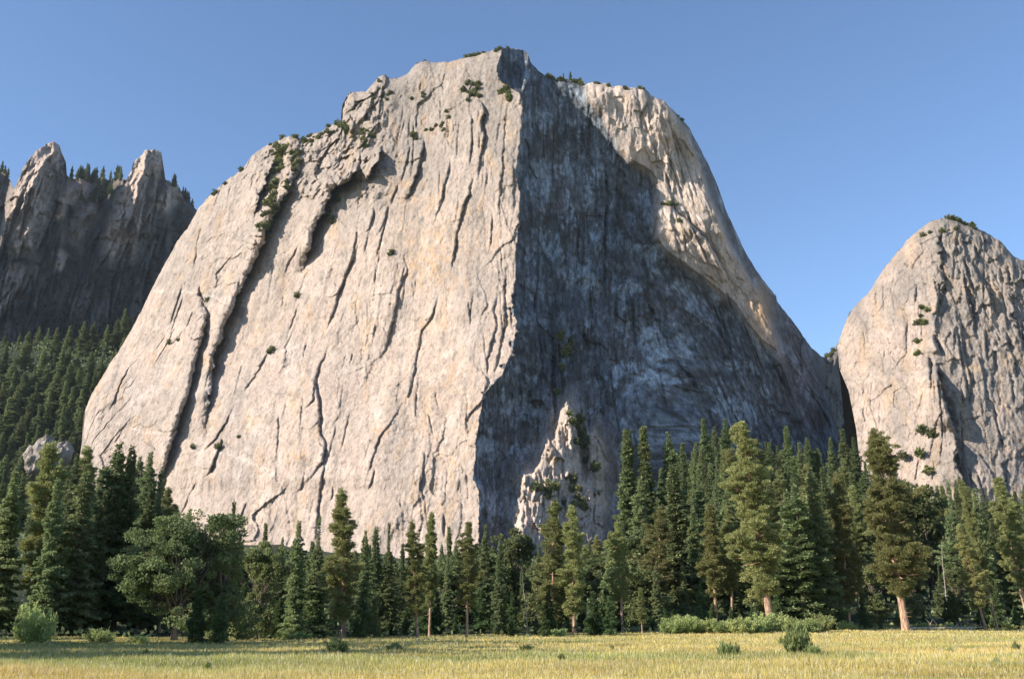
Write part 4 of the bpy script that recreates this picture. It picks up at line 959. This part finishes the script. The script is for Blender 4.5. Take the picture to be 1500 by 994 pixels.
for i in range(30):
    u, v = rr.uniform(-20, 1520), 946 + 46 * rr.random(); Y = CAMZ * 1530 / (v - HZ)
    put_shrub('sage', u, v, Y, rr.uniform(.10, .24) * Y / 45, rr.uniform(.7, 1.3), 'small leafy green weed scattered through the meadow grass', 'weeds in the meadow', i, name='meadow_weed')
# undergrowth
def undergrowth(n=60000):
    r = RS(3); X = r.uniform(-480, 700, n * 2); Y = r.uniform(0, 1, n * 2) ** 1.6 * 720 + 108
    ok = (Y > edge_y(X) + 1) & (np.abs(X) < 0.62 * Y + 10); X, Y = X[ok][:n], Y[ok][:n]; k = len(X)
    hh = (0.3 + 1.1 * r.uniform(0, 1, k) ** 2) * (1 + Y / 500)
    p = np.stack([X, Y, ground(X, Y) + hh * r.uniform(0, 1, k)], -1)
    d = unit(r.normal(0, 1, (k, 3)) + np.array([0, 0, .5])); s = unit(np.cross(d, r.normal(0, 1, (k, 3))))
    v, f = kites(p, d, s, .5 * (1 + Y / 250), .2 * (1 + Y / 250))
    k2 = 20000; Yf = r.uniform(1140, 1640, k2); Xf = -Yf * r.uniform(.30, .80, k2); hf = 16 * r.uniform(0, 1, k2) ** 1.4
    p = np.stack([Xf, Yf, ground(Xf, Yf) + hf], -1); d = unit(r.normal(0, 1, (k2, 3)) + np.array([0, 0, .8])); s = unit(np.cross(d, r.normal(0, 1, (k2, 3))))
    v2, f2 = kites(p, d, s, 4.0 * r.uniform(.5, 1.4, k2), 1.3 * r.uniform(.5, 1.4, k2)); f = np.concatenate([f, f2 + len(v)]); v = np.concatenate([v, v2]); k += k2
    me = raw_mesh('undergrowth', v, f, M['fir'], {'tint': ('FLOAT', np.repeat(r.uniform(0, .5, k), 4))})
    link('undergrowth', me, kind='stuff', label='leafy undergrowth covering the forest floor')
undergrowth()

# fallen logs at the meadow edge
def log_mesh(seed):
    r = RS(seed); L = r.uniform(3, 5)
    path = np.array([[-L, 0, .15], [-L * .4, .1, .28], [L * .3, 0, .25], [L, .1, .45]]); Vs, Fs = tube(path, [.2, .19, .16, .08], 8)
    for _ in range(6):
        x = r.uniform(-.6, .9) * L; v, f = tube([[x, 0, .3], [x + r.uniform(-.5, .5), r.uniform(-.3, .3), .9], [x + r.uniform(-1, 1), 0, r.uniform(1.1, 1.9)]], [.08, .05, .02], 5, len(Vs)); Vs += v; Fs += f
    return raw_mesh('log', np.array(Vs), np.array(Fs), M['bark_dead'], smooth=True)
for i, (u, Y, lab) in enumerate([(1362, 178, 'grey fallen log with snapped branches right of the second giant pine'), (1415, 186, 'bleached fallen branch near the red trunked leaning pine'), (1392, 184, 'short pale log between the two longer fallen ones')]):
    X, _ = at(u, 918, Y); o = link('fallen_log', log_mesh(200 + i)); o.location = (float(X), Y, float(ground(X, Y)) + .1); o.scale = (1, 1, 1) if i < 2 else (.5, .6, .6); tag(o, lab, 'log')

# ================================================================== THINGS ON THE ROCK
def on_rock(dat, u, v):
    us, V, Y, P = dat; j = int(np.clip(round((u - us[0]) / (us[1] - us[0])), 0, len(us) - 1))
    return us[j], V[:, j], Y[:, j]
def rock_plant(dat, u, v, size, label, group, kind='scrub', var=0, crest=False):
    uj, Vc, Yc = on_rock(dat, u, v); v = max(v, Vc[0] + 1.0); Y = float(np.interp(v, Vc, Yc)) - (0.5 if not crest else -6)
    X, Z = at(uj, v, Y)
    if kind == 'scrub':
        o = link('scrub_bush', SHR['scrub'][var % 4]); s = size / 2.4; o.scale = (s * 1.25, s * 1.25, s); o.location = (float(X), Y, float(Z) - size * .3); tag(o, label, 'bush', group)
        o.rotation_euler = (0, 0, rr.uniform(0, 6.28))
    else:
        put_tree(kind, float(X), Y, float(Z) - 2, size, 1.5, label=label, group=group)
GUL = 'bushes in the vegetated gully'
rng = random.Random(9)
def scatter(dat, path, n, sx, size, label, group, kind='scrub'):
    for i in range(n):
        t = rng.random() * (len(path) - 1); k = int(t); f = t - k
        u = path[k][0] * (1 - f) + path[min(k + 1, len(path) - 1)][0] * f + rng.gauss(0, sx); v = path[k][1] * (1 - f) + path[min(k + 1, len(path) - 1)][1] * f + rng.gauss(0, sx)
        rock_plant(dat, u, v, rng.uniform(*size), label, group, kind, i)
scatter(MAINDAT, [(412, 212), (408, 235), (400, 262), (398, 300), (392, 325), (380, 345)], 64, 7, (4, 11), 'green bush growing in the vegetated gully left of the summit', GUL)
scatter(MAINDAT, [(430, 200), (450, 203), (470, 195), (495, 183), (515, 190), (535, 200), (535, 215)], 46, 5, (3.5, 9), 'green bush on the broken shoulder ledges', 'bushes on the shoulder ledges')
scatter(MAINDAT, [(440, 228), (430, 250), (420, 280)], 8, 5, (5, 9), 'green bush beside the broken shoulder gully', 'bushes beside the shoulder gully')
scatter(MAINDAT, [(470, 345), (480, 320), (495, 285)], 7, 4, (6, 9), 'dark bush hidden in the shadowed central gully', 'bushes in the central gully')
scatter(MAINDAT, [(680, 132), (692, 126), (705, 128), (690, 138), (684, 150)], 14, 4, (4, 8), 'green bush on the ledge below the summit', 'bushes on the upper ledge')
scatter(MAINDAT, [(735, 134), (745, 138), (748, 146)], 8, 3, (5, 8), 'green bush in the notch beside the pale pinnacle', 'bushes in the pinnacle notch')
scatter(MAINDAT, [(622, 193), (636, 188), (650, 185), (655, 165)], 10, 2.5, (4, 6), 'bush on the ledge above the paired cracks', 'bushes above the paired cracks')
scatter(MAINDAT, [(608, 196), (611, 204)], 3, 2, (6, 8), 'upright bush left of the paired cracks', 'bushes left of the paired cracks')
scatter(MAINDAT, [(616, 140), (623, 137), (575, 160), (560, 120), (535, 155)], 10, 3, (4, 6), 'scrubby bush on the upper slabs', 'bushes on the upper slabs')
for i, (u, v, s, l) in enumerate([(396, 515, 10, 'lone green tree on the bare face left of the forked crack'), (436, 434, 8, 'small bush cluster high on the sunlit face above the lone tree'), (248, 502, 7, 'bush on the lower left slab, larger of two'),
                                  (261, 498, 5, 'bush on the lower left slab, smaller of two'), (573, 372, 8, 'bush at the top of the short central crack'), (318, 655, 7, 'yellow green bush in the lower corner crack'),
                                  (350, 640, 4, 'tiny bush near the lower corner crack'), (284, 655, 7, 'round bush between the dark crack and the corner'), (304, 440, 6, 'bush at the top of the long dark crack'),
                                  (316, 284, 9, 'bush on the left skyline of the cliff'), (330, 270, 6, 'small bush higher on the left skyline'), (354, 246, 8, 'bush on the left skyline nearest the gully')]):
    rock_plant(MAINDAT, u, v, s, l, None, 'scrub', i)
scatter(MAINDAT, [(686, 82), (706, 76), (737, 71), (758, 72)], 12, 2, (4, 7), 'low bush on the summit rim', 'bushes on the summit rim')
scatter(MAINDAT, [(798, 110), (815, 116), (840, 119), (852, 122)], 12, 2, (5, 9), 'bush on the sloping rim right of the summit', 'bushes right of the summit')
for u, v, h, l in [(826, 117, 14, 'small conifer on the rim right of the summit'), (836, 117, 17, 'larger conifer on the rim right of the summit'), (1136, 428, 9, 'small tree on the slanting skyline of the right wing')]:
    rock_plant(MAINDAT, u, v, h, l, None, 'fir', crest=True)
scatter(MAINDAT, [(871, 121), (900, 126), (941, 130), (975, 148), (1005, 182)], 12, 1.5, (4, 6), 'bush on the rim of the sunlit right wing', 'bushes on the right wing rim')
scatter(MAINDAT, [(968, 300), (985, 296), (995, 330)], 6, 3, (4, 7), 'bush on the lit slab of the right wing', 'bushes on the lit slab')
scatter(MAINDAT, [(828, 495), (826, 520), (815, 570), (822, 590), (843, 620), (850, 640), (860, 650), (870, 690), (880, 740)], 34, 3.5, (6, 11), 'green bush along the buttress below the shaded wall', 'bushes along the buttress')
scatter(MAINDAT, [(775, 712), (800, 722), (820, 710), (835, 700), (850, 745), (800, 750)], 18, 5, (6, 10), 'olive bush on the ledges of the lit buttress', 'bushes on the lit buttress')
scatter(DOMEDAT, [(1372, 322), (1390, 318), (1425, 333), (1340, 345)], 12, 2, (5, 8), 'bush on the crest of the right dome', 'bushes on the dome crest')
scatter(DOMEDAT, [(1365, 470), (1345, 510), (1335, 520), (1360, 420), (1345, 485)], 9, 4, (4, 7), 'bush dotted on the middle of the right dome', 'bushes on the dome')
for i, (u, v, s) in enumerate([(1350, 630, 8), (1364, 637, 9), (1348, 665, 9), (1322, 668, 8), (1360, 690, 8)]):
    rock_plant(DOMEDAT, u, v, s, ['bush on the low dome ledge, first of a pair', 'wider bush on the low dome ledge beside the first', 'bush alone on the low dome slab', 'bush near the lower left of the dome', 'bush beside the lowest dark crack of the dome'][i], None, 'scrub', i)
scatter(GAPDAT, [(1200, 520), (1215, 520), (1224, 508)], 6, 1.5, (6, 10), 'dark bush on the crest of the notch', 'bushes in the notch')
scatter(SPDAT, [(103, 262), (118, 260), (135, 264), (160, 262), (178, 264)], 24, 2.5, (24, 46), 'dark conifer on the crest between the two spires', 'conifers between the spires', 'fir')
scatter(SPDAT, [(250, 270), (264, 276), (274, 292), (284, 302)], 10, 1.5, (24, 40), 'dark conifer on the ridge right of the second spire', 'conifers right of the second spire', 'fir')
scatter(SPDAT, [(0, 252), (10, 258)], 4, 2, (20, 30), 'dark conifer on the leftmost ridge crest', 'conifers on the leftmost ridge', 'fir')
scatter(SPDAT, [(110, 285), (140, 290), (165, 290), (150, 275)], 16, 6, (22, 34), 'dark conifer on the slope just below the spire crest', 'conifers below the spire crest', 'fir')

# pale boulder outcrop on the left slope
def boulder(name, u, v, Y, w, h, d, seed, label):
    r = RS(seed); nu, nv_ = 48, 32
    th = np.linspace(0, 2 * math.pi, nu, endpoint=False); ph = np.linspace(-1.5, 1.5, nv_)
    TH, PH = np.meshgrid(th, ph); sx = np.sign(np.cos(TH)) * np.abs(np.cos(TH)) ** .8; sy = np.sign(np.sin(TH)) * np.abs(np.sin(TH)) ** .8
    n = 1 + 0.10 * fbm(3 * np.cos(TH), 2 * PH + np.sin(TH), seed, 5, .6) + 0.35 * facets(2.2 * np.cos(TH) + 5, 2.2 * PH + 1.5 * np.sin(TH), seed)
    X = w * sx * np.cos(PH) * n; Yy = d * sy * np.cos(PH) * n; Z = h * np.sin(PH) * n; X = X + 0.35 * Z
    P = np.stack([X, Yy, Z], -1); idx = np.arange(nu * nv_).reshape(nv_, nu); nx = np.roll(idx, -1, 1)
    f = np.stack([idx[:-1], nx[:-1], nx[1:], idx[1:]], -1).reshape(-1, 4)
    c = np.ones((nu * nv_, 4)); c[:, :3] = GREY * 1.35
    me = raw_mesh(name, P.reshape(-1, 3), f, M['rock'], {'albedo': ('FLOAT_COLOR', c)})
    o = link(name, me); X0, Z0 = at(u, v, Y); o.location = (float(X0), Y, float(Z0) - 6); tag(o, label, 'rock')
boulder('rock_outcrop', 60, 652, 560, 7, 10, 6, 5, 'pale smooth boulder outcrop rising from the forested slope')
boulder('rock_outcrop', 88, 654, 575, 6, 8, 6, 6, 'broken brownish outcrop right of the smooth pale one')

# ================================================================== AIR
def haze():
    import bmesh
    bm = bmesh.new(); bmesh.ops.create_cube(bm, size=1)
    me = bpy.data.meshes.new('haze'); bm.to_mesh(me); bm.free()
    o = link('haze', me, kind='stuff', label='thin blue haze filling the valley air')
    zlo, zhi = -6 + float(GZ.min()), 1500
    o.scale = (10400, 10400, zhi - zlo); o.location = (0, 1000, (zhi + zlo) / 2)
    m = bpy.data.materials.new('haze'); m.use_nodes = True; nt = m.node_tree; nt.nodes.clear()
    v = nt.nodes.new('ShaderNodeVolumePrincipled'); v.inputs['Color'].default_value = (0.72, 0.86, 1.0, 1); v.inputs['Density'].default_value = 0.000014; v.inputs['Anisotropy'].default_value = 0.1
    out = nt.nodes.new('ShaderNodeOutputMaterial'); nt.links.new(v.outputs[0], out.inputs['Volume']); me.materials.append(m)
haze()

# ================================================================== LIGHT
w = bpy.data.worlds.new('World'); scene.world = w; w.use_nodes = True; nt = w.node_tree
bg = nt.nodes['Background']; sky = nt.nodes.new('ShaderNodeTexSky'); sky.sky_type = 'NISHITA'; sky.sun_disc = False
sky.sun_elevation = SUN_E; sky.sun_rotation = math.atan2(S[0], S[1]); sky.altitude = 1200; sky.air_density = 1.0; sky.dust_density = 0.15; sky.ozone_density = 3.6
nt.links.new(sky.outputs[0], bg.inputs[0]); bg.inputs[1].default_value = 0.112
sl = bpy.data.lights.new('sun', 'SUN'); sl.energy = 4.95; sl.angle = math.radians(0.53); sl.color = (1.0, 0.90, 0.785)
so = bpy.data.objects.new('sun', sl); C.objects.link(so); so.rotation_euler = Vector((-S).tolist()).to_track_quat('-Z', 'Y').to_euler()

cam = bpy.data.cameras.new('camera'); co = bpy.data.objects.new('camera', cam); C.objects.link(co)
cam.sensor_width = 36; cam.lens = 36 * F / 1500; cam.clip_end = 30000; cam.clip_start = .1
co.location = (0, 0, CAMZ); co.rotation_euler = (math.pi / 2 + PITCH, 0, 0)
scene.camera = co
scene.view_settings.view_transform = 'Standard'; scene.view_settings.look = 'None'; scene.view_settings.exposure = 1.0; scene.view_settings.gamma = 1
scene.view_settings.use_curve_mapping = False
scene.cycles.use_denoising = True
scene.cycles.volume_bounces = 0; scene.cycles.max_bounces = 6; scene.cycles.diffuse_bounces = 3; scene.cycles.transparent_max_bounces = 6
from collections import Counter
print('TREES', NT, Counter(o.name.split('.')[0] for o in C.objects if o.type == 'EMPTY'))
